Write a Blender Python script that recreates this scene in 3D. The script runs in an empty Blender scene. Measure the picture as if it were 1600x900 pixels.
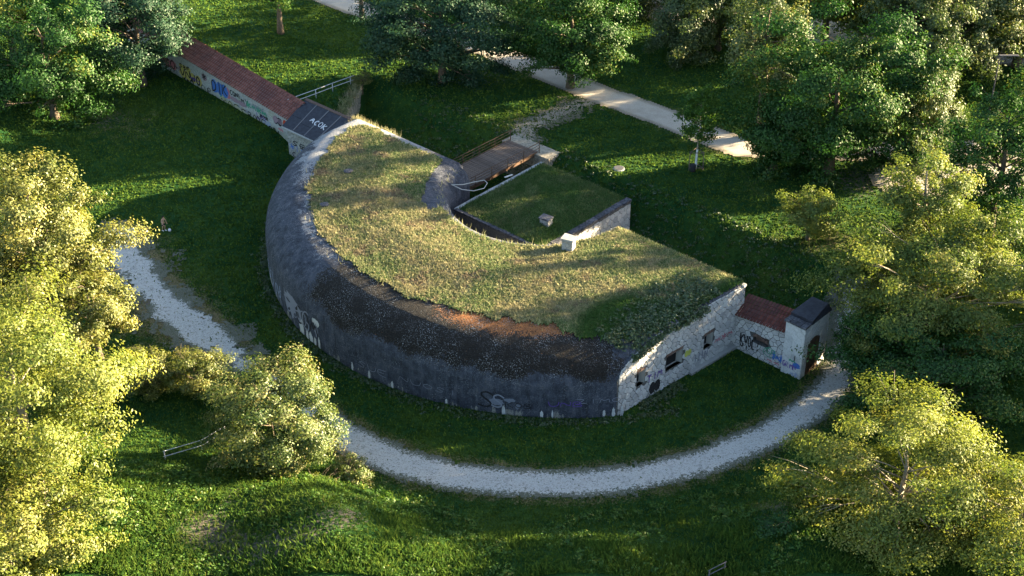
import bpy, bmesh, math, random
import numpy as np
from mathutils import Vector, Matrix
from mathutils.geometry import delaunay_2d_cdt

S = bpy.context.scene
C = S.collection
R = math.radians

# ------------------------------------------------------------------ camera, sky, sun, exposure
cam = bpy.data.cameras.new('camera'); cam_o = bpy.data.objects.new('camera', cam); C.objects.link(cam_o)
cam.sensor_width = 36.0; cam.lens = 36.0 * 2340 / 1600; cam.clip_start = 1; cam.clip_end = 6000
cam_o.location = (0, 0, 80); cam_o.rotation_euler = (R(57), 0, 0); S.camera = cam_o
SUN_EL, SUN_AZ = 14.5, 16.0          # azimuth counted from +X towards +Y
wd = bpy.data.worlds.new('World'); S.world = wd; wd.use_nodes = True
wn = wd.node_tree; wn.nodes.clear()
sky = wn.nodes.new('ShaderNodeTexSky'); sky.sky_type = 'NISHITA'; sky.sun_disc = False
sky.sun_elevation = R(SUN_EL); sky.sun_rotation = R(90 - SUN_AZ)
bgn = wn.nodes.new('ShaderNodeBackground'); bgn.inputs['Strength'].default_value = 0.05
wo = wn.nodes.new('ShaderNodeOutputWorld')
wn.links.new(sky.outputs[0], bgn.inputs[0]); wn.links.new(bgn.outputs[0], wo.inputs[0])
sl = bpy.data.lights.new('sun', 'SUN'); sl.energy = 5.0; sl.angle = R(0.5); sl.color = (1.0, 0.80, 0.50)
so = bpy.data.objects.new('sun', sl); C.objects.link(so)
sd = Vector((math.cos(R(SUN_EL)) * math.cos(R(SUN_AZ)), math.cos(R(SUN_EL)) * math.sin(R(SUN_AZ)), math.sin(R(SUN_EL))))
so.rotation_euler = sd.to_track_quat('Z', 'Y').to_euler(); so.location = sd * 300
S.view_settings.view_transform = 'Standard'; S.view_settings.look = 'None'
S.view_settings.exposure = 3.4; S.view_settings.gamma = 1.0; S.view_settings.use_curve_mapping = False
S.cycles.max_bounces = 6; S.cycles.diffuse_bounces = 3; S.cycles.transmission_bounces = 3
S.cycles.caustics_reflective = False; S.cycles.caustics_refractive = False

# ------------------------------------------------------------------ helpers
def lerp(a, b, t): return a + (b - a) * t
def sstep(a, b, x):
    t = np.clip((np.asarray(x, float) - a) / (b - a), 0, 1); return t * t * (3 - 2 * t)

def _hash(ix, iy, seed):
    h = (ix.astype(np.int64) * 374761393 + iy.astype(np.int64) * 668265263 + seed * 974711) & 0x7fffffff
    h = ((h ^ (h >> 13)) * 1274126177) & 0x7fffffff
    return ((h ^ (h >> 16)) & 0xffff) / 65535.0
def vnoise(x, y, seed=0):
    x = np.asarray(x, float); y = np.asarray(y, float)
    ix = np.floor(x); iy = np.floor(y); fx = x - ix; fy = y - iy
    fx = fx * fx * (3 - 2 * fx); fy = fy * fy * (3 - 2 * fy)
    a = _hash(ix, iy, seed); b = _hash(ix + 1, iy, seed); c = _hash(ix, iy + 1, seed); d = _hash(ix + 1, iy + 1, seed)
    return lerp(lerp(a, b, fx), lerp(c, d, fx), fy)
def fbm(x, y, seed=0, o=4):
    s = 0; a = .5; t = 0
    for k in range(o):
        s = s + a * vnoise(np.asarray(x) * 2 ** k, np.asarray(y) * 2 ** k, seed + k * 17); t += a; a *= .55
    return s / t

def tag(o, label=None, cat=None, group=None, kind=None):
    if label: o['label'] = label
    if cat: o['category'] = cat
    if group: o['group'] = group
    if kind: o['kind'] = kind
    return o
def link(name, me, mat=None, parent=None):
    o = bpy.data.objects.new(name, me); C.objects.link(o)
    if mat is not None and not me.materials: me.materials.append(mat)
    if parent is not None:
        o.parent = parent
    return o
def empty(name, loc, label, cat, group=None, rz=0):
    o = bpy.data.objects.new(name, None); C.objects.link(o); o.location = loc; o.rotation_euler = (0, 0, rz)
    o.empty_display_size = .3
    return tag(o, label, cat, group)
def pymesh(name, v, f, smooth=False):
    me = bpy.data.meshes.new(name); me.from_pydata([tuple(p) for p in v], [], f); me.update()
    if smooth: me.polygons.foreach_set('use_smooth', [True] * len(me.polygons))
    return me
def npmesh(name, verts, k, smooth=False):
    """verts (n*k,3): n separate k-gons"""
    n = len(verts) // k
    me = bpy.data.meshes.new(name); me.vertices.add(n * k); me.vertices.foreach_set('co', np.ascontiguousarray(verts, dtype=np.float32).ravel())
    me.loops.add(n * k); me.loops.foreach_set('vertex_index', np.arange(n * k, dtype=np.int32))
    me.polygons.add(n); me.polygons.foreach_set('loop_start', np.arange(0, n * k, k, dtype=np.int32))
    me.update(calc_edges=True)
    return me
def fattr(me, name, vals, domain='POINT'):
    a = me.attributes.new(name, 'FLOAT', domain); a.data.foreach_set('value', np.ascontiguousarray(vals, dtype=np.float32))
def grid_mesh(name, xs, ys, zf, smooth=True):
    nx, ny = len(xs), len(ys); X, Y = np.meshgrid(xs, ys)
    Z = zf(X, Y); v = np.stack([X, Y, Z], -1).reshape(-1, 3)
    i = np.arange(nx * ny).reshape(ny, nx)
    f = np.stack([i[:-1, :-1], i[:-1, 1:], i[1:, 1:], i[1:, :-1]], -1).reshape(-1, 4)
    return indexed(name, v, f, smooth)
def indexed(name, v, f, smooth=False):
    k = f.shape[1]; n = len(f); me = bpy.data.meshes.new(name)
    me.vertices.add(len(v)); me.vertices.foreach_set('co', np.ascontiguousarray(v, dtype=np.float32).ravel())
    me.loops.add(n * k); me.loops.foreach_set('vertex_index', np.ascontiguousarray(f, dtype=np.int32).ravel())
    me.polygons.add(n); me.polygons.foreach_set('loop_start', np.arange(0, n * k, k, dtype=np.int32))
    me.update(calc_edges=True)
    if smooth: me.polygons.foreach_set('use_smooth', np.ones(n, dtype=bool))
    return me
def box_vf(x0, x1, y0, y1, z0, z1):
    v = [(x0, y0, z0), (x1, y0, z0), (x1, y1, z0), (x0, y1, z0), (x0, y0, z1), (x1, y0, z1), (x1, y1, z1), (x0, y1, z1)]
    f = [(0, 3, 2, 1), (4, 5, 6, 7), (0, 1, 5, 4), (1, 2, 6, 5), (2, 3, 7, 6), (3, 0, 4, 7)]
    return v, f
def bev_box(name, sx, sy, sz, b=.02, jit=0, rng=random):
    """bevelled box centred in x,y, base at z=0"""
    bm = bmesh.new(); v, f = box_vf(-sx / 2, sx / 2, -sy / 2, sy / 2, 0, sz)
    vs = [bm.verts.new((p[0] + rng.uniform(-jit, jit), p[1] + rng.uniform(-jit, jit), p[2] + rng.uniform(-jit, jit))) for p in v]
    for q in f: bm.faces.new([vs[i] for i in q])
    bmesh.ops.bevel(bm, geom=bm.edges[:], offset=b, segments=1, affect='EDGES')
    me = bpy.data.meshes.new(name); bm.to_mesh(me); bm.free(); return me
def tube_vf(pts, rad, n=6, cap=True):
    pts = [Vector(p) for p in pts]; v = []; f = []
    if not hasattr(rad, '__len__'): rad = [rad] * len(pts)
    for i, p in enumerate(pts):
        d = (pts[min(i + 1, len(pts) - 1)] - pts[max(i - 1, 0)]).normalized()
        a = Vector((0, 0, 1)) if abs(d.z) < .9 else Vector((1, 0, 0))
        e1 = d.cross(a).normalized(); e2 = d.cross(e1)
        for k in range(n):
            t = 2 * math.pi * k / n; v.append(p + (e1 * math.cos(t) + e2 * math.sin(t)) * rad[i])
    for i in range(len(pts) - 1):
        for k in range(n):
            a, b = i * n + k, i * n + (k + 1) % n; f.append((a, b, b + n, a + n))
    if cap: f.append(tuple(range(n - 1, -1, -1))); f.append(tuple((len(pts) - 1) * n + k for k in range(n)))
    return v, f
def join_vf(parts):
    V_, F_ = [], []
    for v, f in parts:
        o = len(V_); V_ += list(v); F_ += [tuple(i + o for i in q) for q in f]
    return V_, F_
def tube(name, pts, rad, mat, parent=None, n=6, smooth=True):
    v, f = tube_vf(pts, rad, n); return link(name, pymesh(name, v, f, smooth), mat, parent)

# ---- the fort's own axes: u along its straight rear, v towards the curved front
O2 = (1.95, 131.2); UX, UY = .743, -.669; VX, VY = -.669, -.743
def W(u, v, z=0): return Vector((O2[0] + UX * u + VX * v, O2[1] + UY * u + VY * v, z))
def UV(x, y):
    dx = np.asarray(x, float) - O2[0]; dy = np.asarray(y, float) - O2[1]
    return dx * UX + dy * UY, dx * VX + dy * VY

# ------------------------------------------------------------------ materials
class NT:
    def __init__(s, name):
        s.m = bpy.data.materials.new(name); s.m.use_nodes = True; s.t = s.m.node_tree; s.t.nodes.clear()
        s.out = s.n('OutputMaterial')
        s.pos = None
    def n(s, t, **kw):
        x = s.t.nodes.new('ShaderNode' + t)
        for k, v in kw.items(): setattr(x, k, v)
        return x
    def set(s, sock, v):
        if isinstance(v, bpy.types.NodeSocket): s.t.links.new(v, sock)
        elif v is not None: sock.default_value = v
    def geo(s):
        if s.pos is None: s.pos = s.n('NewGeometry')
        return s.pos.outputs['Position']
    def noise(s, scale, detail=4, rough=.55, vec=None, dist=0, sc=None):
        vec = vec or s.geo()
        if sc:
            mp = s.n('Mapping'); s.set(mp.inputs['Vector'], vec); mp.inputs['Scale'].default_value = sc; vec = mp.outputs[0]
        x = s.n('TexNoise'); s.set(x.inputs['Vector'], vec); x.inputs['Scale'].default_value = scale
        x.inputs['Detail'].default_value = detail; x.inputs['Roughness'].default_value = rough; x.inputs['Distortion'].default_value = dist
        return x.outputs['Fac']
    def vor(s, scale, feature='F1', vec=None, out='Distance'):
        x = s.n('TexVoronoi', feature=feature); s.set(x.inputs['Vector'], vec or s.geo()); x.inputs['Scale'].default_value = scale
        return x.outputs[out]
    def ramp(s, fac, a, b, lo=0.0, hi=1.0):
        x = s.n('MapRange'); x.interpolation_type = 'SMOOTHSTEP'; s.set(x.inputs['Value'], fac)
        x.inputs['From Min'].default_value = a; x.inputs['From Max'].default_value = b
        x.inputs['To Min'].default_value = lo; x.inputs['To Max'].default_value = hi
        return x.outputs[0]
    def math(s, op, a, b=None):
        x = s.n('Math', operation=op); s.set(x.inputs[0], a)
        if b is not None: s.set(x.inputs[1], b)
        return x.outputs[0]
    def mix(s, fac, a, b, mode='MIX'):
        x = s.n('Mix', data_type='RGBA', blend_type=mode); s.set(x.inputs[0], fac)
        s.set(x.inputs[6], (*a, 1) if isinstance(a, tuple) else a); s.set(x.inputs[7], (*b, 1) if isinstance(b, tuple) else b)
        return x.outputs[2]
    def attr(s, name): return s.n('Attribute', attribute_name=name).outputs['Fac']
    def objrand(s): return s.n('ObjectInfo').outputs['Random']
    def z(s):
        x = s.n('SeparateXYZ'); s.set(x.inputs[0], s.geo()); return x.outputs[2]
    def bump(s, h, strength=.5, dist=.05):
        x = s.n('Bump'); x.inputs['Strength'].default_value = strength; x.inputs['Distance'].default_value = dist
        s.set(x.inputs['Height'], h); return x.outputs[0]
    def done(s, color, rough=.9, normal=None, spec=.2, metal=0):
        b = s.n('BsdfPrincipled'); s.set(b.inputs['Base Color'], (*color, 1) if isinstance(color, tuple) else color)
        s.set(b.inputs['Roughness'], rough); b.inputs['Specular IOR Level'].default_value = spec; b.inputs['Metallic'].default_value = metal
        if normal is not None: s.set(b.inputs['Normal'], normal)
        s.t.links.new(b.outputs[0], s.out.inputs[0]); return s.m

def leaf_mat(name, dark, light, warm, trans=.35, gloss=.06):
    t = NT(name); a = t.attr('tint')
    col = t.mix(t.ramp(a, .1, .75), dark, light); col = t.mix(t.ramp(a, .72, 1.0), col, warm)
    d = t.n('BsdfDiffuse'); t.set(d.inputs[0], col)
    tr = t.n('BsdfTranslucent'); t.set(tr.inputs[0], t.mix(.5, col, (1.0, .95, .25), 'MULTIPLY'))
    g = t.n('BsdfGlossy'); g.inputs['Roughness'].default_value = .5; g.inputs[0].default_value = (.9, .9, .85, 1)
    m1 = t.n('MixShader'); m1.inputs[0].default_value = trans; t.t.links.new(d.outputs[0], m1.inputs[1]); t.t.links.new(tr.outputs[0], m1.inputs[2])
    m2 = t.n('MixShader'); m2.inputs[0].default_value = gloss; t.t.links.new(m1.outputs[0], m2.inputs[1]); t.t.links.new(g.outputs[0], m2.inputs[2])
    t.t.links.new(m2.outputs[0], t.out.inputs[0]); return t.m

def lawn_color(t):
    big = t.noise(.07, 3); mid = t.noise(.5, 4); fine = t.noise(5.5, 4, .7)
    c = t.mix(t.ramp(mid, .3, .7), (.009, .050, .0125), (.030, .080, .014))
    c = t.mix(t.ramp(big, .5, .75, 0, .6), c, (.075, .115, .016))
    c = t.mix(t.ramp(fine, .52, .75, 0, .6), c, (.085, .13, .030))
    c = t.mix(t.ramp(fine, .47, .25, 0, .55), c, (.012, .032, .008))
    dry = t.math('ADD', t.attr('dry'), t.ramp(mid, .2, .8, -.22, .22))
    dry = t.math('ADD', dry, t.ramp(fine, .2, .8, -.35, .35))
    c = t.mix(t.ramp(dry, .35, .75), c, t.mix(t.ramp(fine, .3, .7), (.10, .085, .040), (.22, .18, .09)))
    return c, fine
def m_lawn():
    t = NT('lawn'); c, fine = lawn_color(t)
    soil = t.ramp(t.math('ADD', t.attr('soil'), t.ramp(t.noise(3, 5, .7), .25, .75, -.4, .4)), .45, .7)
    c = t.mix(soil, c, t.mix(t.noise(9, 3), (.065, .058, .046), (.20, .175, .145)))
    h = t.math('ADD', fine, t.noise(14, 3))
    return t.done(c, .95, t.bump(h, .9, .22), .1)
def m_blades():
    t = NT('lawn_blades'); c, fine = lawn_color(t)
    c = t.mix(t.ramp(t.attr('tint'), 0, 1, .2, .9), c, (.118, .172, .028))
    d = t.n('BsdfDiffuse'); t.set(d.inputs[0], c)
    tr = t.n('BsdfTranslucent'); t.set(tr.inputs[0], c)
    m = t.n('MixShader'); m.inputs[0].default_value = .35; t.t.links.new(d.outputs[0], m.inputs[1]); t.t.links.new(tr.outputs[0], m.inputs[2])
    t.t.links.new(m.outputs[0], t.out.inputs[0]); return t.m
def roof_color(t):
    big = t.noise(.16, 4, .55); mid = t.noise(.9, 4, .6); fine = t.noise(7, 4, .7); lump = t.noise(2.6, 4, .65)
    c = t.mix(t.ramp(mid, .35, .65), (.115, .148, .065), (.26, .235, .125))
    c = t.mix(t.ramp(t.math('ADD', big, t.ramp(lump, .2, .8, -.10, .10)), .42, .56, 0, .85), c, t.mix(fine, (.050, .105, .032), (.125, .20, .065)))
    c = t.mix(t.ramp(t.math('ADD', t.noise(.33, 3, .6, sc=(1, 1, 0)), t.ramp(lump, .2, .8, -.12, .12)), .56, .66, 0, .85), c, t.mix(fine, (.075, .055, .042), (.25, .18, .135)))
    c = t.mix(t.ramp(lump, .55, .72, 0, .5), c, (.44, .37, .22))
    c = t.mix(t.ramp(fine, .5, .75, 0, .6), c, (.45, .39, .25))
    c = t.mix(t.ramp(fine, .46, .27, 0, .75), c, (.035, .036, .020))
    w = t.attr('lush')
    c = t.mix(w, c, t.mix(t.ramp(fine, .3, .7), (.022, .062, .014), (.07, .14, .034)))
    return c, fine
def m_roof():
    t = NT('roof_turf'); c, fine = roof_color(t)
    return t.done(c, .95, t.bump(t.math('ADD', fine, t.noise(16, 3)), .9, .15), .1)
def m_roofblade():
    t = NT('roof_blades'); c, fine = roof_color(t)
    c = t.mix(t.math('MULTIPLY', t.ramp(t.attr('tint'), .15, 1, .0, .55), t.ramp(t.attr('lush'), 0, 1, 1, .2)), c, (.54, .47, .27))
    d = t.n('BsdfDiffuse'); t.set(d.inputs[0], c); tr = t.n('BsdfTranslucent'); t.set(tr.inputs[0], c)
    m = t.n('MixShader'); m.inputs[0].default_value = .3; t.t.links.new(d.outputs[0], m.inputs[1]); t.t.links.new(tr.outputs[0], m.inputs[2])
    t.t.links.new(m.outputs[0], t.out.inputs[0]); return t.m
def m_concrete():
    t = NT('tarred_concrete')
    f = t.noise(9, 5, .75); g = t.noise(1.1, 5, .65); st = t.noise(1.0, 5, .65, sc=(2.6, 2.6, .28)); sp = t.noise(11, 3, .6); m4 = t.noise(4.2, 4, .7)
    c = t.mix(t.ramp(g, .3, .7), (.026, .032, .047), (.066, .075, .102))
    c = t.mix(t.ramp(st, .50, .70, 0, .55), c, (.12, .13, .16))
    c = t.mix(t.ramp(st, .44, .3, 0, .7), c, (.009, .010, .015))
    c = t.mix(t.ramp(t.math('ADD', m4, t.ramp(g, .3, .7, -.1, .1)), .58, .68, 0, .6), c, (.15, .16, .19)); c = t.mix(t.ramp(f, .52, .72, 0, .5), c, (.14, .15, .18)); c = t.mix(t.ramp(f, .46, .30, 0, .6), c, (.010, .011, .016))
    pale = t.math('ADD', t.attr('pale'), t.math('ADD', t.ramp(g, .2, .8, -.4, .4), t.math('ADD', t.ramp(f, .2, .8, -.3, .3), t.ramp(m4, .2, .8, -.35, .35))))
    c = t.mix(t.ramp(pale, .42, .66, 0, .92), c, t.mix(t.ramp(f, .3, .7), (.16, .17, .185), (.38, .39, .41)))
    moss = t.math('ADD', t.attr('moss'), t.math('ADD', t.ramp(g, .2, .8, -.35, .35), t.math('ADD', t.ramp(f, .2, .8, -.45, .45), t.ramp(m4, .2, .8, -.4, .4))))
    rust = t.math('ADD', t.attr('rust'), t.math('ADD', t.ramp(f, .2, .8, -.5, .5), t.ramp(m4, .2, .8, -.4, .4)))
    mc = t.mix(t.ramp(rust, .42, .75), t.mix(t.ramp(f, .35, .7), (.003, .003, .003), (.022, .017, .013)), t.mix(t.ramp(f, .3, .7), (.06, .020, .008), (.34, .14, .045)))
    mc = t.mix(t.ramp(t.math('ADD', m4, t.ramp(g, .3, .7, -.15, .15)), .58, .70, 0, .3), mc, (.06, .055, .055)); c = t.mix(t.ramp(moss, .45, .58), c, mc)
    fl = t.ramp(sp, .585, .63); zone = t.ramp(t.math('ADD', t.attr('moss'), t.attr('pale')), -.1, .6, .45, .8)
    zone = t.math('MULTIPLY', zone, t.ramp(t.noise(.45, 4, .6), .40, .62, .1, 1))
    c = t.mix(t.math('MULTIPLY', fl, zone), c, (.34, .35, .37))
    # plaster that has fallen away near the foot, in vertical runs
    zz = t.z(); drip = t.math('ADD', t.noise(1.0, 5, .75, sc=(1.1, 1.1, .2)), t.ramp(zz, .1, 2.3, .12, -.25))
    drip = t.math('ADD', drip, t.math('MULTIPLY', t.attr('peel'), .20))
    c = t.mix(t.ramp(drip, .655, .69, 0, .9), c, t.mix(t.ramp(f, .3, .7), (.17, .165, .15), (.38, .37, .33)))
    h = t.math('ADD', t.math('MULTIPLY', g, 1.5), t.math('ADD', f, m4))
    return t.done(c, .8, t.bump(h, .9, .16), .25)
def m_stone(name, a, b, weather=.5):
    t = NT(name); f = t.noise(7, 5, .7); g = t.noise(.8, 4)
    c = t.mix(t.objrand(), a, b)
    c = t.mix(t.ramp(f, .35, .75, 0, .5), c, (.26, .25, .235))
    c = t.mix(t.ramp(g, .5, .72, 0, weather), c, (.17, .17, .165))
    c = t.mix(t.ramp(t.noise(1, 4, .6, sc=(2.2, 2.2, .25)), .6, .75, 0, weather), c, (.09, .09, .085))
    return t.done(c, .9, t.bump(f, .5, .04), .2)
def m_simple(name, a, b, scale=6, rough=.85, bump=.3, spec=.2, metal=0, rnd=0):
    t = NT(name); f = t.noise(scale, 5, .65); c = t.mix(t.ramp(f, .3, .7), a, b)
    if rnd: c = t.mix(t.math('MULTIPLY', t.objrand(), rnd), c, tuple(x * .35 for x in a))
    return t.done(c, rough, t.bump(f, bump, .03), spec, metal)
def m_flat(name, col, wear=.35):
    t = NT(name); f = t.noise(9, 4, .7); c = t.mix(t.ramp(f, .45, .7, 0, wear), col, tuple(x * .5 + .14 for x in col)); return t.done(c, .8)
def m_render():
    t = NT('old_wall_render'); f = t.noise(6, 5, .7); g = t.noise(.55, 4); e = t.vor(3.4, 'DISTANCE_TO_EDGE')
    c = t.mix(t.ramp(f, .3, .7), (.27, .28, .285), (.46, .47, .47)); c = t.mix(t.ramp(g, .5, .7, 0, .5), c, (.30, .31, .22))
    c = t.mix(t.ramp(e, .035, .0, 0, .55), c, (.10, .10, .10)); c = t.mix(t.ramp(t.z(), 1.3, .3, 0, .5), c, (.16, .18, .10))
    return t.done(c, .9, t.bump(t.math('ADD', t.ramp(e, 0, .08), f), .6, .05))
def m_tiles(name, a, b):
    t = NT(name); f = t.noise(3, 4, .7); c = t.mix(t.attr('tint'), a, b); c = t.mix(t.ramp(f, .5, .72, 0, .6), c, (.045, .03, .03))
    c = t.mix(t.ramp(t.noise(.35, 3), .52, .62, 0, .5), c, (.07, .035, .035)); return t.done(c, .8, t.bump(f, .3, .02))
def m_gravel(name, a, b, weed=.5):
    t = NT(name); f = t.noise(11, 5, .75); v = t.noise(7, 5, .8); g = t.noise(.8, 5, .65); k = t.noise(3.2, 4, .7)
    c = t.mix(t.ramp(f, .3, .7), a, b); c = t.mix(t.ramp(k, .5, .72, 0, .45), c, tuple(x * .62 for x in a))
    c = t.mix(t.ramp(v, .55, .62, 0, .8), c, (.045, .045, .038))
    e = t.math('ADD', t.attr('edge'), t.math('ADD', t.ramp(k, .2, .8, -.45, .45), t.ramp(v, .2, .8, -.55, .55)))
    c = t.mix(t.ramp(e, .40, .68, 0, weed), c, t.mix(t.ramp(f, .4, .6), (.045, .062, .026), (.115, .105, .080)))
    c = t.mix(t.ramp(g, .52, .75, 0, .4), c, tuple(x * .5 for x in a)); return t.done(c, .95, t.bump(t.math('ADD', f, v), .8, .06), .15)
def m_path():
    t = NT('park_path'); f = t.noise(10, 4, .7); g = t.noise(.5, 4)
    c = t.mix(t.ramp(f, .3, .7), (.34, .30, .25), (.45, .41, .35)); c = t.mix(t.ramp(g, .5, .7, 0, .4), c, (.24, .21, .17))
    c = t.mix(t.ramp(t.math('ADD', t.attr('edge'), t.ramp(f, .2, .8, -.4, .4)), .4, .8, 0, .6), c, (.12, .10, .06)); return t.done(c, .95, t.bump(f, .4, .03), .1)
def m_wood(name, a, b):
    t = NT(name); f = t.noise(4, 4, .6, vec=t.n('TexCoord').outputs['Object'], sc=(1, 9, 9)); c = t.mix(t.ramp(f, .3, .7), a, b)
    c = t.mix(t.math('MULTIPLY', t.objrand(), .5), c, tuple(x * .5 for x in a)); return t.done(c, .85, t.bump(f, .4, .02))

M = dict(
    lawn=m_lawn(), blades=m_blades(), roof=m_roof(), rblades=m_roofblade(), concrete=m_concrete(),
    stone=m_stone('whitewashed_stone', (.56, .56, .56), (.36, .36, .365), .35), stone2=m_stone('grey_stone', (.40, .40, .38), (.27, .27, .26), .6),
    joint=m_simple('mortar_joint', (.05, .05, .05), (.13, .13, .125), 8), whitewash=m_stone('whitewash', (.55, .56, .57), (.50, .50, .50), .5),
    rubble=m_simple('sunny_rubble', (.19, .17, .13), (.38, .34, .27), 4, bump=.9), render=m_render(),
    tile=m_tiles('red_roof_tile', (.135, .050, .040), (.23, .095, .075)), tile2=m_tiles('dark_red_roof_tile', (.085, .026, .020), (.15, .048, .036)),
    sheet=m_simple('tarred_sheet', (.016, .017, .025), (.034, .036, .048), 3, .6, .1, .3), seam=m_flat('sheet_seam', (.13, .13, .14)),
    slab=m_simple('mossy_slab', (.035, .035, .042), (.13, .13, .145), 5, .9, .5, rnd=.5), brick=m_simple('old_brick', (.13, .085, .07), (.24, .16, .13), 9, rnd=.6),
    dark=m_flat('unlit_interior', (.012, .012, .013), .05), wood=m_wood('weathered_plank', (.10, .075, .062), (.19, .15, .125)),
    rustrail=m_simple('rusty_rail', (.065, .040, .028), (.14, .085, .055), 20, .8), galv=m_simple('galvanised_steel', (.34, .35, .36), (.46, .47, .48), 12, .45, .1, .5),
    door=m_wood('old_door_wood', (.045, .028, .020), (.11, .070, .045)), gravel=m_gravel('white_gravel', (.345, .335, .31), (.50, .485, .45), .92),
    sandy=m_gravel('sandy_ground', (.24, .20, .15), (.36, .31, .24), .8), path=m_path(), bark=m_simple('bark', (.075, .058, .042), (.15, .12, .09), 7, .95, .8),
    palebark=m_simple('pale_bark', (.17, .145, .11), (.30, .26, .20), 7, .9, .6), white=m_simple('white_paint', (.60, .60, .58), (.72, .72, .70), 8),
    mulch=m_simple('mulch', (.035, .024, .018), (.09, .06, .045), 12), iron=m_simple('cast_iron', (.05, .05, .055), (.10, .10, .11), 14, .7),
    skin=m_simple('skin', (.42, .25, .17), (.48, .30, .21), 8, .6, 0), shorts=m_flat('black_cloth', (.012, .012, .016), .1), hair=m_flat('dark_hair', (.015, .011, .009), .1),
    ball=m_flat('ball_white', (.72, .70, .72), .1), ballpatch=m_flat('ball_patch', (.30, .24, .45), .1), plastic=m_flat('black_plastic', (.02, .02, .022), .1),
    paleboard=m_simple('pale_board', (.40, .38, .34), (.52, .50, .46), 9),
)
LEAF = dict(
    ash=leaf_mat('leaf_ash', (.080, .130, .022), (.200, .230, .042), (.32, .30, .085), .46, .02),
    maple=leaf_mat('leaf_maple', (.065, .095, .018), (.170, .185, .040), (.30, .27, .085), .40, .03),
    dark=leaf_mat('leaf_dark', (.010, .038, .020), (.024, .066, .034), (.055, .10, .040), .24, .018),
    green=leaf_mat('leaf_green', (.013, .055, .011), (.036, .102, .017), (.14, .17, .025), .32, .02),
    mid=leaf_mat('leaf_mid', (.028, .062, .014), (.075, .115, .024), (.20, .20, .055), .34, .04),
    walnut=leaf_mat('leaf_walnut', (.062, .110, .020), (.150, .190, .036), (.31, .29, .075), .44, .02),
    shrub=leaf_mat('leaf_shrub', (.036, .080, .016), (.120, .155, .036), (.30, .26, .11), .36, .03),
    weed=leaf_mat('leaf_weed', (.025, .080, .010), (.075, .150, .018), (.20, .20, .04), .38, .02),
    ivy=leaf_mat('leaf_ivy', (.015, .045, .010), (.045, .085, .018), (.15, .13, .04), .28, .06),
)

# ------------------------------------------------------------------ terrain
XO = [-60, -46, -38, -30, -22, -15.14, -12.83, -9.46, -5.2, 0, 5.16, 10.38, 15.77, 21.5, 25.9, 30, 40, 60]
YO = [100, 101, 101, 101, 100.2, 98.87, 97.18, 94.72, 93.12, 92.33, 92.1, 92.88, 94.72, 97.0, 98, 99, 100, 101]
def tz(x, y):
    x = np.asarray(x, float); y = np.asarray(y, float); u, v = UV(x, y)
    rear = 3.1 * sstep(-8.6, -13.2, v)
    cross = -30.2 + .65 * (v + .4)                                  # line of the cross wall
    left_fill = 3.1 * sstep(-.7, -1.6, v) * sstep(.9, -.1, u - cross)
    z = np.maximum(rear, left_fill)
    ye = np.interp(x, XO, YO)
    z = z + 4.6 * sstep(0, 13, ye - 1.0 - y) * (1 + .15 * np.sin(x * .35))
    z = z + 2.6 * sstep(-52, -66, x) * sstep(-1, 3, v)
    z = z + .55 * sstep(-36.2, -39, u) * sstep(4, 1, v) * sstep(-2.5, -.5, v)
    z = z - 1.5 * np.exp(-(((u + 32.5) / 4.2) ** 2 + ((v - 5.0) / 3.4) ** 2))
    z = z + (fbm(x * .12, y * .12, 5, 3) - .5) * .5 * (1 - np.exp(-(np.hypot(x - 2, y - 128) / 40) ** 4)) + (fbm(x * .5, y * .5, 9, 3) - .5) * .14
    return z
def T1(x, y): return float(tz(np.array([x]), np.array([y]))[0])
fine_x = np.arange(-80, 80.01, .6); fine_y = np.arange(70, 196.01, .6)
xs = np.concatenate([[-3000, -1200, -500, -250, -140, -100], fine_x, [100, 140, 250, 500, 1200, 3000]])
ys = np.concatenate([[-1500, -500, -150, 0, 45], fine_y, [205, 220, 250, 320, 500, 1200, 3500]])
gm = grid_mesh('ground', xs, ys, tz)
gv = np.empty(len(gm.vertices) * 3, np.float32); gm.vertices.foreach_get('co', gv); gv = gv.reshape(-1, 3)
LOWPATH = [(-40.5, 133), (-37.2, 125.5), (-32.5, 119.3), (-27.2, 113.4), (-21.7, 107.5), (-15.5, 101.0), (-12.9, 98.9), (-9.6, 96.6), (-5.3, 94.9), (0, 94.05), (5.2, 93.8), (10.5, 94.6), (16, 96.6), (21.8, 100), (26.3, 104), (28.3, 106.7), (31, 112), (33, 118)]
UPPATH = [(-34, 199), (-20.5, 186.3), (-2.0, 172.6), (10.3, 160.1), (15.9, 155.6), (20.3, 151.3), (25.2, 146.8), (31, 146.2), (42, 146), (58, 146), (90, 148)]
def seg_dist(x, y, P):
    x = np.asarray(x, float); y = np.asarray(y, float); d = np.full(x.shape, 1e9)
    for (ax, ay), (bx, by) in zip(P[:-1], P[1:]):
        dx, dy = bx - ax, by - ay; t = np.clip(((x - ax) * dx + (y - ay) * dy) / (dx * dx + dy * dy), 0, 1)
        d = np.minimum(d, np.hypot(x - ax - t * dx, y - ay - t * dy))
    return d
def dry_at(x, y):
    u, v = UV(x, y)
    d = .55 * np.exp(-((seg_dist(x, y, LOWPATH) - 2.0) / 1.1) ** 2)
    d = d + .35 * np.exp(-((seg_dist(x, y, UPPATH) - 2.4) / 1.0) ** 2)
    for (cx, cy, r, a) in [(-33, 118, 8, .55), (-36, 131, 6, .3), (2, 152, 4.5, .5), (31, 127, 7, .45), (24, 138, 6, .25), (-24, 83, 7, .35), (-14, 86, 5, .25), (20, 87, 3, .4), (-8, 168, 7, .15), (-45, 158, 7, .4)]:
        d = d + a * np.exp(-(((x - cx) ** 2 + (y - cy) ** 2) / r ** 2))
    return d
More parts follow.
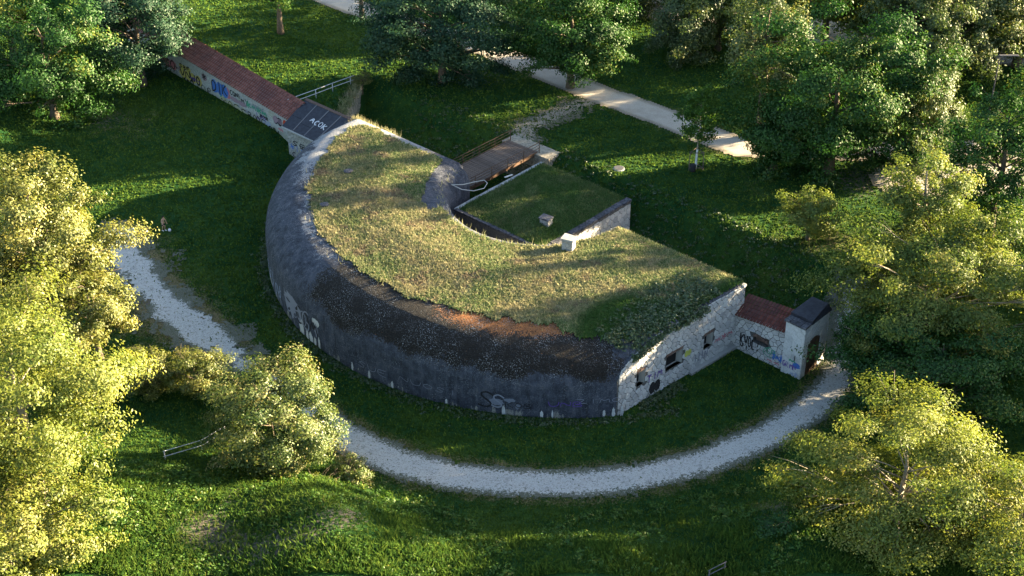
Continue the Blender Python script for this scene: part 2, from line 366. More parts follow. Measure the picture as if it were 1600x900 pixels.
def soil_at(x, y):
    s = .62 * np.exp(-(seg_dist(x, y, LOWPATH) / 2.6) ** 4) * sstep(105, 111, y)
    for (cx, cy, r, a) in [(-23, 84, 2.6, .75), (-21.5, 88.5, 1.6, .45), (-15, 82, 3, .5), (-19, 81, 3, .5), (-12, 84.5, 2.0, .5), (20.5, 86.5, 1.8, .5), (-48, 160, 4, .5), (-5, 166, 7, .42), (-40.5, 111, 5, .3), (37, 139, 5, .6)]:
        s = s + a * np.exp(-(((x - cx) ** 2 + (y - cy) ** 2) / r ** 2))
    return s
fattr(gm, 'dry', dry_at(gv[:, 0], gv[:, 1])); fattr(gm, 'soil', soil_at(gv[:, 0], gv[:, 1]))
tag(link('ground', gm, M['lawn']), kind='structure')

def path_mesh(name, poly, half, mat, cell=.22, lift=.045, rag=.9, extra=None, seed=3):
    P = np.array(poly); hm = 2.6 if callable(half) else half; x0, y0 = P.min(0) - hm - 1.5; x1, y1 = P.max(0) + hm + 1.5
    xs = np.arange(max(x0, -80), min(x1, 80), cell); ys = np.arange(max(y0, 76), min(y1, 200), cell)
    X, Y = np.meshgrid(xs, ys); cx, cy = X[:-1, :-1] + cell / 2, Y[:-1, :-1] + cell / 2
    d = seg_dist(cx, cy, poly); n = fbm(cx * .9, cy * .9, seed, 5); n2 = fbm(cx * 3.5, cy * 3.5, seed + 5, 3)
    hw = half(cx, cy) if callable(half) else half
    k = d - hw + (n - .5) * rag * 2 + (n2 - .5) * rag * 1.1
    if extra is not None: k = k + extra(cx, cy)
    keep = k < 0
    ny, nx = X.shape; i = np.arange(nx * ny).reshape(ny, nx)
    f = np.stack([i[:-1, :-1], i[:-1, 1:], i[1:, 1:], i[1:, :-1]], -1)[keep]
    used, inv = np.unique(f, return_inverse=True); f = inv.reshape(-1, 4)
    xv = X.ravel()[used]; yv = Y.ravel()[used]
    me = indexed(name, np.stack([xv, yv, tz(xv, yv) + lift], -1), f, True)
    dv = seg_dist(xv, yv, poly); fattr(me, 'edge', np.clip(1.15 + (dv - (hw if not callable(half) else half(xv, yv))) * .9 + (0.68 * sstep(106, 113, yv) + 2.0 * (fbm(xv * .5, yv * .5, 44, 3) - .5) * sstep(106, 113, yv) if extra is not None else 0), 0, 1.2)); me.materials.append(mat)
    return me
def low_half(x, y): return np.where(y > 112, 2.9, np.interp(x, [-20, -12, 5, 28], [1.9, 2.0, 1.85, 1.75]))
def patchy(x, y): return np.where(y > 106, (fbm(x * .45, y * .45, 44, 3) - .50) * 5 * sstep(106, 113, y) + (fbm(x * 1.6, y * 1.6, 45, 3) - .5) * 3 * sstep(106, 114, y), 0)
tag(link('gravel_path', path_mesh('gravel_path', LOWPATH, low_half, M['gravel'], rag=.55, extra=patchy)), kind='structure')
tag(link('park_path', path_mesh('park_path', UPPATH, 2.25, M['path'], cell=.3, rag=.18, seed=8, lift=.07)), kind='structure')
tag(link('trodden_path', path_mesh('trodden_path', [tuple(W(-11, -11.5)[:2]), (1.4, 151.5), (4.5, 154.5), (8.5, 158)], 1.6, M['sandy'], rag=2.6, seed=12, lift=.05)), kind='structure')
tag(link('street', path_mesh('street', [(41.5, 139.5), (50, 139), (60, 140), (79, 144)], 3.6, M['path'], cell=.4, rag=.1, seed=21, lift=.11)), kind='structure')
tag(link('far_street', path_mesh('far_street', [(20, 186), (45, 176), (79, 168)], 4.0, M['path'], cell=.5, rag=.1, seed=22, lift=.11)), kind='structure')

# ------------------------------------------------------------------ wall builders
def poly_clip(P, a, b, c):                                          # keep a*x+b*y<=c
    out = []; n = len(P)
    for i in range(n):
        p, q = P[i], P[(i + 1) % n]; dp = a * p[0] + b * p[1] - c; dq = a * q[0] + b * q[1] - c
        if dp <= 0: out.append(p)
        if (dp < 0 < dq) or (dq < 0 < dp):
            t = dp / (dp - dq); out.append((p[0] + (q[0] - p[0]) * t, p[1] + (q[1] - p[1]) * t))
    return out
def area(P): return .5 * sum(P[i][0] * P[(i + 1) % len(P)][1] - P[(i + 1) % len(P)][0] * P[i][1] for i in range(len(P)))
def stone_wall(parent, frame, length, bottom, top, size, holes=(), mat=None, seed=1, gap=.022, proud=.09, asp=1.35, s0=0., name='stone'):
    """stones of a rubble face as separate meshes. frame(s,z,out)->point; bottom(s), top(s) heights"""
    rng = random.Random(seed); dz = size / asp ** .5; ds = size * asp ** .5
    zmax = max(top(s0 + length * k / 20) for k in range(21)); zmin = min(bottom(s0 + length * k / 20) for k in range(21))
    seeds = []; r = 0; z = zmin
    while z < zmax + dz:
        s = s0 + (r % 2) * ds * .5 - ds
        while s < s0 + length + ds:
            seeds.append((s + rng.uniform(-.33, .33) * ds, z + dz * .5 + rng.uniform(-.28, .28) * dz)); s += ds
        z += dz; r += 1
    out = []
    for i, p in enumerate(seeds):
        P = [(p[0] - ds * 1.4, p[1] - dz * 1.4), (p[0] + ds * 1.4, p[1] - dz * 1.4), (p[0] + ds * 1.4, p[1] + dz * 1.4), (p[0] - ds * 1.4, p[1] + dz * 1.4)]
        for j, q in enumerate(seeds):
            if i == j or abs(q[0] - p[0]) > ds * 2.6 or abs(q[1] - p[1]) > dz * 2.6: continue
            a, b = q[0] - p[0], q[1] - p[1]; L = math.hypot(a, b); P = poly_clip(P, a / L, b / L, (a * (p[0] + q[0]) / 2 + b * (p[1] + q[1]) / 2) / L - gap)
            if len(P) < 3: break
        P = poly_clip(P, 1, 0, s0 + length) if len(P) > 2 else P
        P = poly_clip(P, -1, 0, -s0) if len(P) > 2 else P
        if len(P) < 3: continue
        m = (top(p[0] + .2) - top(p[0] - .2)) / .4; P = poly_clip(P, -m, 1, top(p[0]) - m * p[0] + rng.uniform(-.05, .05))
        if len(P) < 3: continue
        m = (bottom(p[0] + .2) - bottom(p[0] - .2)) / .4; P = poly_clip(P, m, -1, -(bottom(p[0]) - m * p[0]))
        for (h0, h1, k0, k1) in holes:
            if len(P) < 3: break
            cx = sum(q[0] for q in P) / len(P); cz = sum(q[1] for q in P) / len(P)
            if not (min(q[0] for q in P) < h1 and max(q[0] for q in P) > h0 and min(q[1] for q in P) < k1 and max(q[1] for q in P) > k0): continue
            dd = [(h0 - cx, (1, 0, h0)), (cx - h1, (-1, 0, -h1)), (k0 - cz, (0, 1, k0)), (cz - k1, (0, -1, -k1))]
            best = max(dd); 
            if best[0] < 0: P = []
            else: P = poly_clip(P, *best[1])
        if len(P) < 3 or abs(area(P)) < size * size * .06: continue
        c = (sum(q[0] for q in P) / len(P), sum(q[1] for q in P) / len(P)); pr = proud * rng.uniform(.45, 1)
        v = [frame(q[0], q[1], 0) for q in P] + [frame(q[0], q[1], pr * .65) for q in P]
        v += [frame(c[0] + (q[0] - c[0]) * .84, c[1] + (q[1] - c[1]) * .84, pr) for q in P]
        n = len(P); f = [(k, (k + 1) % n, n + (k + 1) % n, n + k) for k in range(n)] + [(n + k, n + (k + 1) % n, 2 * n + (k + 1) % n, 2 * n + k) for k in range(n)] + [tuple(2 * n + k for k in range(n))]
        out.append(link(name, pymesh(name, v, f), mat, parent))
    return out
def cdt_plate(parent, name, frame, outline, holes, mat, thick):
    """flat plate with rectangular holes, extruded inwards"""
    pts = [tuple(p) for p in outline]; faces = [list(range(len(pts)))]; n0 = len(pts); edges = [(i, (i + 1) % n0) for i in range(n0)]
    for (a, b, c, d) in holes:
        k = len(pts); pts += [(a, c), (b, c), (b, d), (a, d)]; edges += [(k, k + 1), (k + 1, k + 2), (k + 2, k + 3), (k + 3, k)]
    v, e, f, *_ = delaunay_2d_cdt([Vector(p) for p in pts], edges, faces, 1, 1e-5)
    keep = []
    for q in f:
        cx = sum(v[i][0] for i in q) / len(q); cz = sum(v[i][1] for i in q) / len(q)
        if any(a < cx < b and c < cz < d for (a, b, c, d) in holes): continue
        keep.append(tuple(q))
    n = len(v); V_ = [frame(p[0], p[1], 0) for p in v] + [frame(p[0], p[1], -thick) for p in v]
    F_ = keep + [tuple(n + i for i in q[::-1]) for q in keep]
    cnt = {}
    for q in keep:
        for i in range(len(q)):
            a, b = q[i], q[(i + 1) % len(q)]; cnt[(a, b)] = 1
    for (a, b) in list(cnt):
        if (b, a) not in cnt: F_.append((b, a, n + a, n + b))
    return link(name, pymesh(name, V_, F_), mat, parent)
# ---- stroke lettering
FONT = {
 'A': [[(0, 0), (.5, 1), (1, 0)], [(.2, .38), (.8, .38)]], 'B': [[(0, 0), (0, 1), (.7, .95), (.75, .6), (0, .52), (.85, .4), (.8, .05), (0, 0)]],
 'C': [[(.9, .85), (.55, 1), (.1, .7), (.1, .3), (.5, 0), (.9, .15)]], 'D': [[(0, 0), (0, 1), (.6, .9), (.9, .5), (.6, .1), (0, 0)]],
 'E': [[(.9, 1), (0, .95), (0, 0), (.9, .02)], [(0, .5), (.7, .5)]], 'G': [[(.9, .85), (.5, 1), (.1, .6), (.2, .1), (.7, 0), (.9, .42), (.5, .42)]],
 'I': [[(.5, 0), (.5, 1)]], 'K': [[(0, 0), (.05, 1)], [(.9, .95), (.05, .45), (.95, 0)]], 'L': [[(.1, 1), (0, 0), (.8, .05)]],
 'M': [[(0, 0), (.1, 1), (.5, .35), (.9, 1), (1, 0)]], 'N': [[(0, 0), (.05, 1), (.9, 0), (.95, 1)]],
 'O': [[(.5, 1), (.1, .75), (.1, .25), (.5, 0), (.9, .25), (.9, .75), (.5, 1)]], 'P': [[(0, 0), (0, 1), (.8, .9), (.8, .55), (0, .45)]],
 'R': [[(0, 0), (0, 1), (.8, .9), (.8, .58), (0, .5), (.9, 0)]], 'S': [[(.9, .85), (.5, 1), (.1, .78), (.85, .3), (.5, 0), (.05, .15)]],
 'T': [[(0, 1), (1, .95)], [(.5, 1), (.45, 0)]], 'U': [[(0, 1), (.1, .15), (.5, 0), (.9, .2), (1, 1)]], 'V': [[(0, 1), (.5, 0), (1, 1)]],
 'Z': [[(0, .95), (.9, 1), (.05, 0), (1, .05)]], '!': [[(.5, 1), (.4, .35)], [(.38, .12), (.36, 0)]], 'Y': [[(0, 1), (.5, .5), (1, 1)], [(.5, .5), (.45, 0)]],
 '*': [[(.5, 1), (.5, 0)], [(0, .75), (1, .25)], [(0, .2), (1, .8)]], '~': [[(0, .3), (.25, .8), (.5, .3), (.75, .8), (1, .2)]], ' ': [], 'W': [[(0, 1), (.25, 0), (.5, .7), (.75, 0), (1, 1)]],
 'Q': [[(.5, 1), (.1, .75), (.1, .25), (.5, 0), (.9, .25), (.9, .75), (.5, 1)], [(.6, .3), (1, -.1)]],
}
LAYER = [0]
def strip_vf(pts, w, frame, off):
    n = len(pts); v = []
    for i, p in enumerate(pts):
        a = pts[max(i - 1, 0)]; b = pts[min(i + 1, n - 1)]; dx, dy = b[0] - a[0], b[1] - a[1]; L = math.hypot(dx, dy) or 1
        v += [frame(p[0] - dy / L * w / 2, p[1] + dx / L * w / 2, off), frame(p[0] + dy / L * w / 2, p[1] - dx / L * w / 2, off)]
    return v, [(2 * i, 2 * i + 1, 2 * i + 3, 2 * i + 2) for i in range(n - 1)]
def smooth_line(p, it=2):
    for _ in range(it):
        if len(p) < 3: return p
        q = [p[0]]
        for a, b in zip(p[:-1], p[1:]): q += [(a[0] * .75 + b[0] * .25, a[1] * .75 + b[1] * .25), (a[0] * .25 + b[0] * .75, a[1] * .25 + b[1] * .75)]
        p = q + [p[-1]]
    return p
def graffiti(parent, frame, text, s, z, w, h, mat, th=.07, slope=0, base=.03, fill=None, seed=0, fat=1.0):
    """hand-sprayed strokes on a face; frame(s,z,out)"""
    rng = random.Random(seed * 31 + len(text)); parts = []; cw = w / max(len(text), 1); off0 = base
    if fill is not None:
        fp = []
        for i, ch in enumerate(text):
            if ch == ' ': continue
            cx = s + (i + .45) * cw; cz = z + slope * (i + .5) * cw + h / 2; LAYER[0] = (LAYER[0] + 1) % 9
            ring = [(cx + math.cos(a) * cw * .62 * rng.uniform(.85, 1.1), cz + math.sin(a) * h * .6 * rng.uniform(.85, 1.1)) for a in [k * math.pi / 7 for k in range(14)]]
            o = base - .012 + .0012 * LAYER[0]; v = [frame(cx, cz, o)] + [frame(p[0], p[1], o) for p in ring]
            fp.append((v, [(0, k + 1, (k + 1) % 14 + 1) for k in range(14)]))
        v, f = join_vf(fp); link('graffiti_fill', pymesh('graffiti_fill', v, f), fill, parent)
    k = 0
    for i, ch in enumerate(text):
        jx, jz = rng.uniform(-.08, .08) * cw, rng.uniform(-.1, .1) * h
        for st in FONT.get(ch, []):
            P = [(s + i * cw + jx + (p[0] * .82 * fat + rng.uniform(-.06, .06)) * cw, z + jz + slope * (i + p[0]) * cw + (p[1] + rng.uniform(-.06, .06)) * h) for p in st]
            k += 1; parts.append(strip_vf(smooth_line(P), th * rng.uniform(.8, 1.15), frame, off0 + .0015 * (k % 12)))
    v, f = join_vf(parts)
    return link('graffiti', pymesh('graffiti', v, f), mat, parent)
PAINT = {n: m_flat('spray_' + n, c, .3) for n, c in dict(black=(.015, .015, .018), blue=(.05, .14, .42), pink=(.42, .15, .18), yellow=(.42, .36, .10), green=(.06, .26, .17), red=(.45, .055, .025),
        white=(.62, .62, .64), purple=(.10, .05, .26), paleblue=(.28, .33, .46), grey=(.20, .21, .26), ochre=(.34, .33, .22), lime=(.42, .45, .10), mauve=(.26, .18, .22), worn=(.15, .165, .21)).items()}

# ------------------------------------------------------------------ the fort
fort = empty('fort', W(0, 10, 0), 'large horseshoe-shaped fort with dark curved concrete front and grass on its roof', 'fort')
FI = Matrix.Translation(-W(0, 10, 0))
def rel(o): o.matrix_parent_inverse = FI; return o                    # parts are modelled in world axes
CU, CV, AR = 1.5, -2.8, 29.8; NU, NV, NR = 1.6, .2, 9.3
def flank_u(v): return 25.9 - .10 * v
# corner where flank meets the arc
vv = 14.
for _ in range(50): vv = CV + math.sqrt(AR ** 2 - (flank_u(vv) - CU) ** 2)
RC = (flank_u(vv), vv); LC = (-25.9, CV + math.sqrt(AR ** 2 - (25.9 + CU) ** 2))
aR = math.atan2(RC[1] - CV, RC[0] - CU); aL = math.atan2(LC[1] - CV, LC[0] - CU)
def line(a, b, n): return [(lerp(a[0], b[0], k / n), lerp(a[1], b[1], k / n)) for k in range(n)]
nl = (NU - math.sqrt(NR ** 2 - .04), 0.); nr = (NU + math.sqrt(NR ** 2 - .04), 0.)
fil = 1.7                                                            # rounded corner between rear face and notch
# fillet centre: distance fil from rear line (inside), NR+fil from notch centre
fcu = NU - math.sqrt((NR + fil) ** 2 - (fil - NV) ** 2); fc = (fcu, fil)
tq = ((NU - fc[0]) / (NR + fil), (NV - fc[1]) / (NR + fil)); fend = (fc[0] + tq[0] * fil, fc[1] + tq[1] * fil)
a0 = math.atan2(-1, 0); a1 = math.atan2(tq[1], tq[0])
outl = []; kind = []
def add(pts, k):
    for p in pts: outl.append(p); kind.append(k)
add(line((-25.9, 0), (fc[0], 0), 40), 'rear')
add([(fc[0] + fil * math.cos(lerp(a0, a1, k / 8)), fc[1] + fil * math.sin(lerp(a0, a1, k / 8))) for k in range(8)], 'notch')
b0 = math.atan2(fend[1] - NV, fend[0] - NU); b1 = math.atan2(nr[1] - NV, nr[0] - NU)
add([(NU + NR * math.cos(lerp(b0, b1, k / 50)), NV + NR * math.sin(lerp(b0, b1, k / 50))) for k in range(50)], 'notch')
add(line(nr, (25.9, 0), 26), 'rearR'); add(line((25.9, 0), RC, 30), 'flankR')
add([(CU + AR * math.cos(lerp(aR, aL, k / 130)), CV + AR * math.sin(lerp(aR, aL, k / 130))) for k in range(130)], 'arc')
add(line(LC, (-25.9, 0), 16), 'flankL')
OUT = np.array(outl)
fn = np.array([-1.0, -.10]) / math.hypot(1, .10)
def dists(u, v):
    dA = AR - np.hypot(u - CU, v - CV)
    dF = (u - 25.9) * fn[0] + v * fn[1]
    dL = u + 25.9
    dRr = v + 0.
    dn = np.hypot(u - NU, v - NV) - NR
    dfc = fil - np.hypot(u - fc[0], v - fc[1])
    infil = (v < fil) & (u > fc[0]) & (np.hypot(u - NU, v - NV) < NR + fil) & (u < NU)
    dn = np.where(infil, dfc, dn)
    return dA, dF, dL, dRr, dn
def prof(d, z0, s, zt=6.9):
    t = np.clip(d / s, 0, 1); return z0 + (zt - z0) * np.sqrt(np.clip(1 - (1 - t) ** 2, 0, 1))
def roof_z(u, v):
    u = np.asarray(u, float); v = np.asarray(v, float); dA, dF, dL, dRr, dn = dists(u, v)
    z = prof(dA, 3.4, 4.9); z = np.minimum(z, prof(dF, 6.45, 1.2)); z = np.minimum(z, prof(dL, 4.4, 2.6))
    left = sstep(-4.5, -6.5, u)
    z = np.minimum(z, np.where(u < 0, prof(dRr, 5.3, 2.0), prof(dRr, 6.3, .8)))
    z = np.minimum(z, lerp(prof(dn, 6.1, 1.1), prof(dn, 4.6, 3.0), left))
    dm = np.minimum(np.minimum(np.minimum(dA - 4.7, dF), np.minimum(dL, dRr)), dn)
    return z + .55 * sstep(0.4, 8, dm)
seg = list(zip(range(len(OUT)), list(range(1, len(OUT))) + [0]))
pts = [tuple(p) for p in OUT]
def inside(u, v):
    dA, dF, dL, dRr, dn = dists(u, v); return (dA > .02) & (dF > .02) & (dL > .02) & (dRr > .02) & (dn > .02) & ~((np.hypot(u - NU, v - NV) < NR))
rngn = np.random.default_rng(7); cand = []
for d in (.12, .3, .6, 1.0, 1.5, 2.1, 2.8, 3.5, 4.0, 4.4, 4.8, 5.2):
    n = 230; a = np.linspace(aR + .01, aL - .01, n); cand.append(np.stack([CU + (AR - d) * np.cos(a), CV + (AR - d) * np.sin(a)], -1))
for d in (.12, .35, .7, 1.1, 1.6, 2.3, 3.0):
    u = np.arange(-25.6, 25.6, .55); cand.append(np.stack([u, np.full_like(u, d)], -1))
    a = np.linspace(0, math.pi, 70); cand.append(np.stack([NU + (NR + d) * np.cos(a), NV + (NR + d) * np.sin(a)], -1))
    v = np.arange(.3, 15, .55); cand.append(np.stack([flank_u(v) - d, v], -1)); cand.append(np.stack([np.full_like(v, -25.9 + d), v], -1))
    a = np.linspace(-math.pi / 2, .6, 9); 
    if d < fil: cand.append(np.stack([fc[0] + (fil - d) * np.cos(a), fc[1] + (fil - d) * np.sin(a)], -1))
gu, gv2 = np.meshgrid(np.arange(-26, 26.5, .45), np.arange(0, 28, .45)); gg = np.stack([gu.ravel(), gv2.ravel()], -1) + rngn.uniform(-.15, .15, (gu.size, 2)); cand.append(gg)
cand = np.concatenate(cand); cand = cand[inside(cand[:, 0], cand[:, 1])]
# thin out near-duplicates
key = {}
for p in cand:
    k = (round(p[0] / .17), round(p[1] / .17)); 
    if k not in key: key[k] = p
cand = np.array(list(key.values())); no = len(pts)
allp = [Vector(p) for p in pts] + [Vector(p) for p in cand]
cv, ce, cf, *_ = delaunay_2d_cdt(allp, [(a, b) for a, b in seg], [list(range(no))], 1, 1e-4)
P2 = np.array([(p[0], p[1]) for p in cv]); zr = roof_z(P2[:, 0], P2[:, 1])
dA, dF, dL, dRr, dn = dists(P2[:, 0], P2[:, 1])
jn = (fbm(P2[:, 0] * .8, P2[:, 1] * .8, 31, 4) - .5)
u_, v_ = P2[:, 0], P2[:, 1]
lim = np.where(u_ > 14, lerp(4.6, 2.6, sstep(15, 22, u_)), 4.6)
grass_m = (dA > lim + jn * 1.5) & (dL > 3.0 + jn) & (dF > .12) & np.where(u_ < -3, dRr > 1.9 + jn * 1.2, np.where(u_ > 11.3, True, True)) & (dn > np.where(u_ < -4, 2.6 + jn * 1.2, np.where(u_ > 9.5, .15, 1.0 + jn * .5)))
grass_m |= (u_ > 11.5) & (v_ < 9) & (dF > .12)
tri = np.array([list(q) for q in cf if len(q) == 3]); cen = grass_m[tri].sum(1) >= 2
def sub(tris, mask_pts=None):
    used, inv = np.unique(tris, return_inverse=True); return used, inv.reshape(-1, 3)
def to3(uv2, z):
    return np.stack([O2[0] + UX * uv2[:, 0] + VX * uv2[:, 1], O2[1] + UY * uv2[:, 0] + VY * uv2[:, 1], z], -1)
# triangle winding: make normals face up
def fixw(t3, v3):
    a, b, c = v3[t3[:, 0]], v3[t3[:, 1]], v3[t3[:, 2]]; nz = np.cross(b - a, c - a)[:, 2]; t3 = t3.copy(); fl = nz < 0; t3[fl] = t3[fl][:, ::-1]; return t3
# roof turf
gus, gt = sub(tri[cen]); g3 = to3(P2[gus], zr[gus] + .05 + .14 * (fbm(P2[gus, 0] * 1.3, P2[gus, 1] * 1.3, 77, 3) - .4))
gme = indexed('roof_turf', g3, fixw(gt, g3), True)
def lush_at(u, v):
    dA, dF, dL, dRr, dn = dists(u, v)
    return np.clip(.9 * sstep(2.5, .2, dF) * sstep(20, 24, u) * (.5 + fbm(u * .6, v * .6, 3, 3)) + 1.1 * sstep(14, 9, np.hypot(u - 23.5, v - 13) * 2.2), 0, 1)
fattr(gme, 'lush', lush_at(P2[gus, 0], P2[gus, 1])); rel(tag(link('roof_turf', gme, M['roof'], fort), kind='stuff'))
# concrete shell: shoulder + vertical walls (not the stone flank)
sus, stt = sub(tri[~cen] if True else tri); s3 = to3(P2[sus], zr[sus]); stt = fixw(stt, s3)
wv, wf = [], []; su = list(P2[sus][:, 0]); sv = list(P2[sus][:, 1])
for i, (a, b) in enumerate(seg):
    if kind[i] in ('flankR',): continue
    k0 = len(s3) + len(wv); pa, pb = OUT[a], OUT[b]; za, zb = float(roof_z(*pa)), float(roof_z(*pb)); nlev = 5
    for (p, zt) in ((pa, za), (pb, zb)):
        for l in range(nlev + 1): wv.append(W(p[0], p[1], lerp(-1.2, zt, l / nlev))); su.append(p[0]); sv.append(p[1])
    for l in range(nlev): wf.append((k0 + l, k0 + l + nlev + 1, k0 + l + nlev + 2, k0 + l + 1))
sh_v = [tuple(p) for p in s3] + [tuple(p) for p in wv]; sh_f = [tuple(int(i) for i in q) for q in stt] + [q[::-1] for q in wf]
sme = pymesh('concrete_shell', sh_v, sh_f, True); su = np.array(su); sv = np.array(sv); sz = np.array([p[2] for p in sh_v])
dA, dF, dL, dRr, dn = dists(su, sv); ang = np.degrees(np.arctan2(sv - CV, su - CU)); nz = fbm(su * .35, sv * .35, 91, 4) - .5
moss = sstep(106, 95, ang + nz * 18) * sstep(37, 43, ang + nz * 8) * sstep(3.6, 4.7, sz + nz * 2.2) * sstep(6.0, 3.0, dA - 1) * 1.0
rust = sstep(2.0, 3.8, dA + nz * 2) * sstep(80, 64, ang + nz * 20) * sstep(36, 46, ang) * .95
pale = .80 * sstep(136, 156, ang + nz * 16) * sstep(1.2, 2.8, dA + nz * 2.4) + .30 * sstep(.9, .2, dn) * sstep(-6, -3, su) + .26 * sstep(2.6, 0, np.abs(dRr)) * sstep(-15, -22, su) + .40 * sstep(92, 112, ang) * sstep(2.2, 4.0, dA + nz * 1.8) + 0
pale = np.where((dA > 7) & (dn < 6), .30 * sstep(.9, .2, dn) * sstep(-6, -3, su), pale)
peel = sstep(112, 128, ang) * sstep(3.2, 2.2, sz) * .8 + .35 * sstep(40, 30, ang)
for n_, a_ in (('moss', moss), ('rust', rust), ('pale', pale), ('peel', peel)): fattr(sme, n_, a_)
rel(link('concrete_shell', sme, M['concrete'], fort))
# roof blades (grass standing on the turf)
def scatter_tris(tri3, n, rng):
    a, b, c = tri3[:, 0], tri3[:, 1], tri3[:, 2]; ar = np.linalg.norm(np.cross(b - a, c - a), axis=1); i = rng.choice(len(ar), n, p=ar / ar.sum())
    r1 = np.sqrt(rng.random(n)); r2 = rng.random(n); return (1 - r1)[:, None] * a[i] + (r1 * (1 - r2))[:, None] * b[i] + (r1 * r2)[:, None] * c[i]
def blades(p, h0, h1, w, rng, lean=.5):
    n = len(p); a = rng.random(n) * 2 * np.pi; d = np.stack([np.cos(a), np.sin(a), np.zeros(n)], -1); l = rng.normal(0, lean, (n, 2)); h = rng.uniform(h0, h1, n)
    ww = w * rng.uniform(.6, 1.3, n); base = p - [0, 0, .03]; top = p + np.stack([l[:, 0] * h, l[:, 1] * h, h], -1)
    return np.stack([base - d * ww[:, None], base + d * ww[:, None], top], 1).reshape(-1, 3)
rg = np.random.default_rng(11); gtri = g3[gt]; bp = scatter_tris(gtri, 110000, rg)
bl = blades(bp, .07, .24, .06, rg, .6); bme = npmesh('roof_grass', bl, 3)
fattr(bme, 'tint', rg.random(len(bp)) ** 1.5, 'FACE'); bu, bv = UV(bl[:, 0], bl[:, 1]); fattr(bme, 'lush', lush_at(bu, bv))
rel(tag(link('roof_grass', bme, M['rblades'], fort), kind='stuff'))

# ---- stone flank: the face looks towards +u
def flank_frame(s, z, o): 
    u = flank_u(s); return W(u - fn[0] * o, s - fn[1] * o, z)
def flank_top(s): 
    u = flank_u(s); return float(roof_z(np.array([u - .02]), np.array([s]))[0]) if s > .2 else 6.5
def flank_bot(s): return T1(*flank_frame(s, 0, .1)[:2]) - .15
fl_holes = [(4.15, 5.3, 1.75, 3.2), (8.2, 10.3, 1.75, 3.3), (13.0, 14.0, 1.9, 3.4)]
ftop = [(s, flank_top(s)) for s in np.linspace(RC[1], 0.02, 24)]
fw = rel(cdt_plate(fort, 'flank_wall', lambda s, z, o: flank_frame(s, z, o), [(0.02, -1.0), (RC[1], -1.0)] + ftop, fl_holes, M['joint'], .4))
stone_wall(fw, flank_frame, RC[1] - .3, flank_bot, lambda s: flank_top(s) - .05, .53, [(a - .06, b + .06, c - .06, d + .30) for a, b, c, d in fl_holes], M['stone'], 5, gap=.026, s0=.1)
for st in fw.children: st.matrix_parent_inverse = Matrix.Identity(4)
for (a, b, c, d) in fl_holes:                                        # recessed loopholes with brick lintels
    ffr = flank_frame; D = .55
    v = [ffr(a, c, .02), ffr(b, c, .02), ffr(b, d, .02), ffr(a, d, .02)] + [ffr(a + .18, c, -D), ffr(b - .18, c, -D), ffr(b - .18, d - .1, -D), ffr(a + .18, d - .1, -D)]
    win = rel(link('window', pymesh('window', v, [(0, 4, 5, 1), (1, 5, 6, 2), (2, 6, 7, 3), (3, 7, 4, 0)]), M['stone2'], fort))
    v = [ffr(a + .17, c - .01, -D + .004), ffr(b - .17, c - .01, -D + .004), ffr(b - .17, d, -D + .004), ffr(a + .17, d, -D + .004)]
    link('dark_backing', pymesh('dark_backing', v, [(0, 1, 2, 3)]), M['dark'], win)  # black sheet closing the recess; the unlit inside is painted as colour
    nb = max(4, int((b - a) / .19)); bw = (b - a + .1) / nb
    for k in range(nb):
        s0_ = a - .05 + k * bw + .012; s1_ = s0_ + bw - .024; z0_ = d + .01 + .06 * math.sin(math.pi * (k + .5) / nb); z1_ = z0_ + .27; o_ = .05 + .02 * ((k * 7) % 3)
        v = [ffr(s0_, z0_, -.05), ffr(s1_, z0_, -.05), ffr(s1_, z1_, -.05), ffr(s0_, z1_, -.05), ffr(s0_, z0_, o_), ffr(s1_, z0_, o_), ffr(s1_, z1_, o_), ffr(s0_, z1_, o_)]
        link('brick', pymesh('brick', v, [(4, 5, 6, 7), (0, 1, 5, 4), (1, 2, 6, 5), (2, 3, 7, 6), (3, 0, 4, 7)]), M['brick'], win)
v, f = box_vf(0, 1, 0, 1, 0, 1)
pl = [flank_frame(s, z, o) for (s, o, z) in ((1.0, .02, -.8), (7.2, .02, -.8), (7.2, .45, -.8), (1.0, .45, -.8), (1.0, .02, .36), (7.2, .02, .30), (7.2, .45, .24), (1.0, .45, .30))]
rel(link('plinth', pymesh('plinth', pl, f), M['stone2'], fort))
cp = bev_box('coping_stone', .7, .5, .22, .04, .03); o = rel(link('coping_stone', cp, M['stone2'], fort)); o.location = W(25.7, .3, 6.35); o.rotation_euler = (0, 0, math.atan2(UY, UX))
for a in ((lambda: graffiti(fort, flank_frame, 'TIM', 12.9, 0, 1, 1, PAINT['purple']))(),): bpy.data.objects.remove(a)
def flank_g(s, z, o): return flank_frame(-s, z, o)                    # lettering runs the other way along this face
for (t_, s_, z_, w_, h_, m_, th_, fi_) in [('TIM', -12.7, 1.75, 2.0, .75, 'purple', .10, None), ('~*~', -3.9, 1.7, 2.6, .7, 'pink', .12, None), ('*~', -7.9, 2.2, .8, .6, 'lime', .16, 'lime'), ('IIIN', -6.6, .9, 1.9, .9, 'grey', .12, None), ('*~', -12.3, .35, 1.3, 1.1, 'black', .16, 'black')]:
    rel(graffiti(fort, flank_g, t_, s_, z_, w_, h_, PAINT[m_], th_, 0, .105, PAINT[fi_] if fi_ else None, seed=int(s_ * 3) % 50))
    if fi_: [rel(o) for o in fort.children if o.name.startswith('graffiti_fill')]
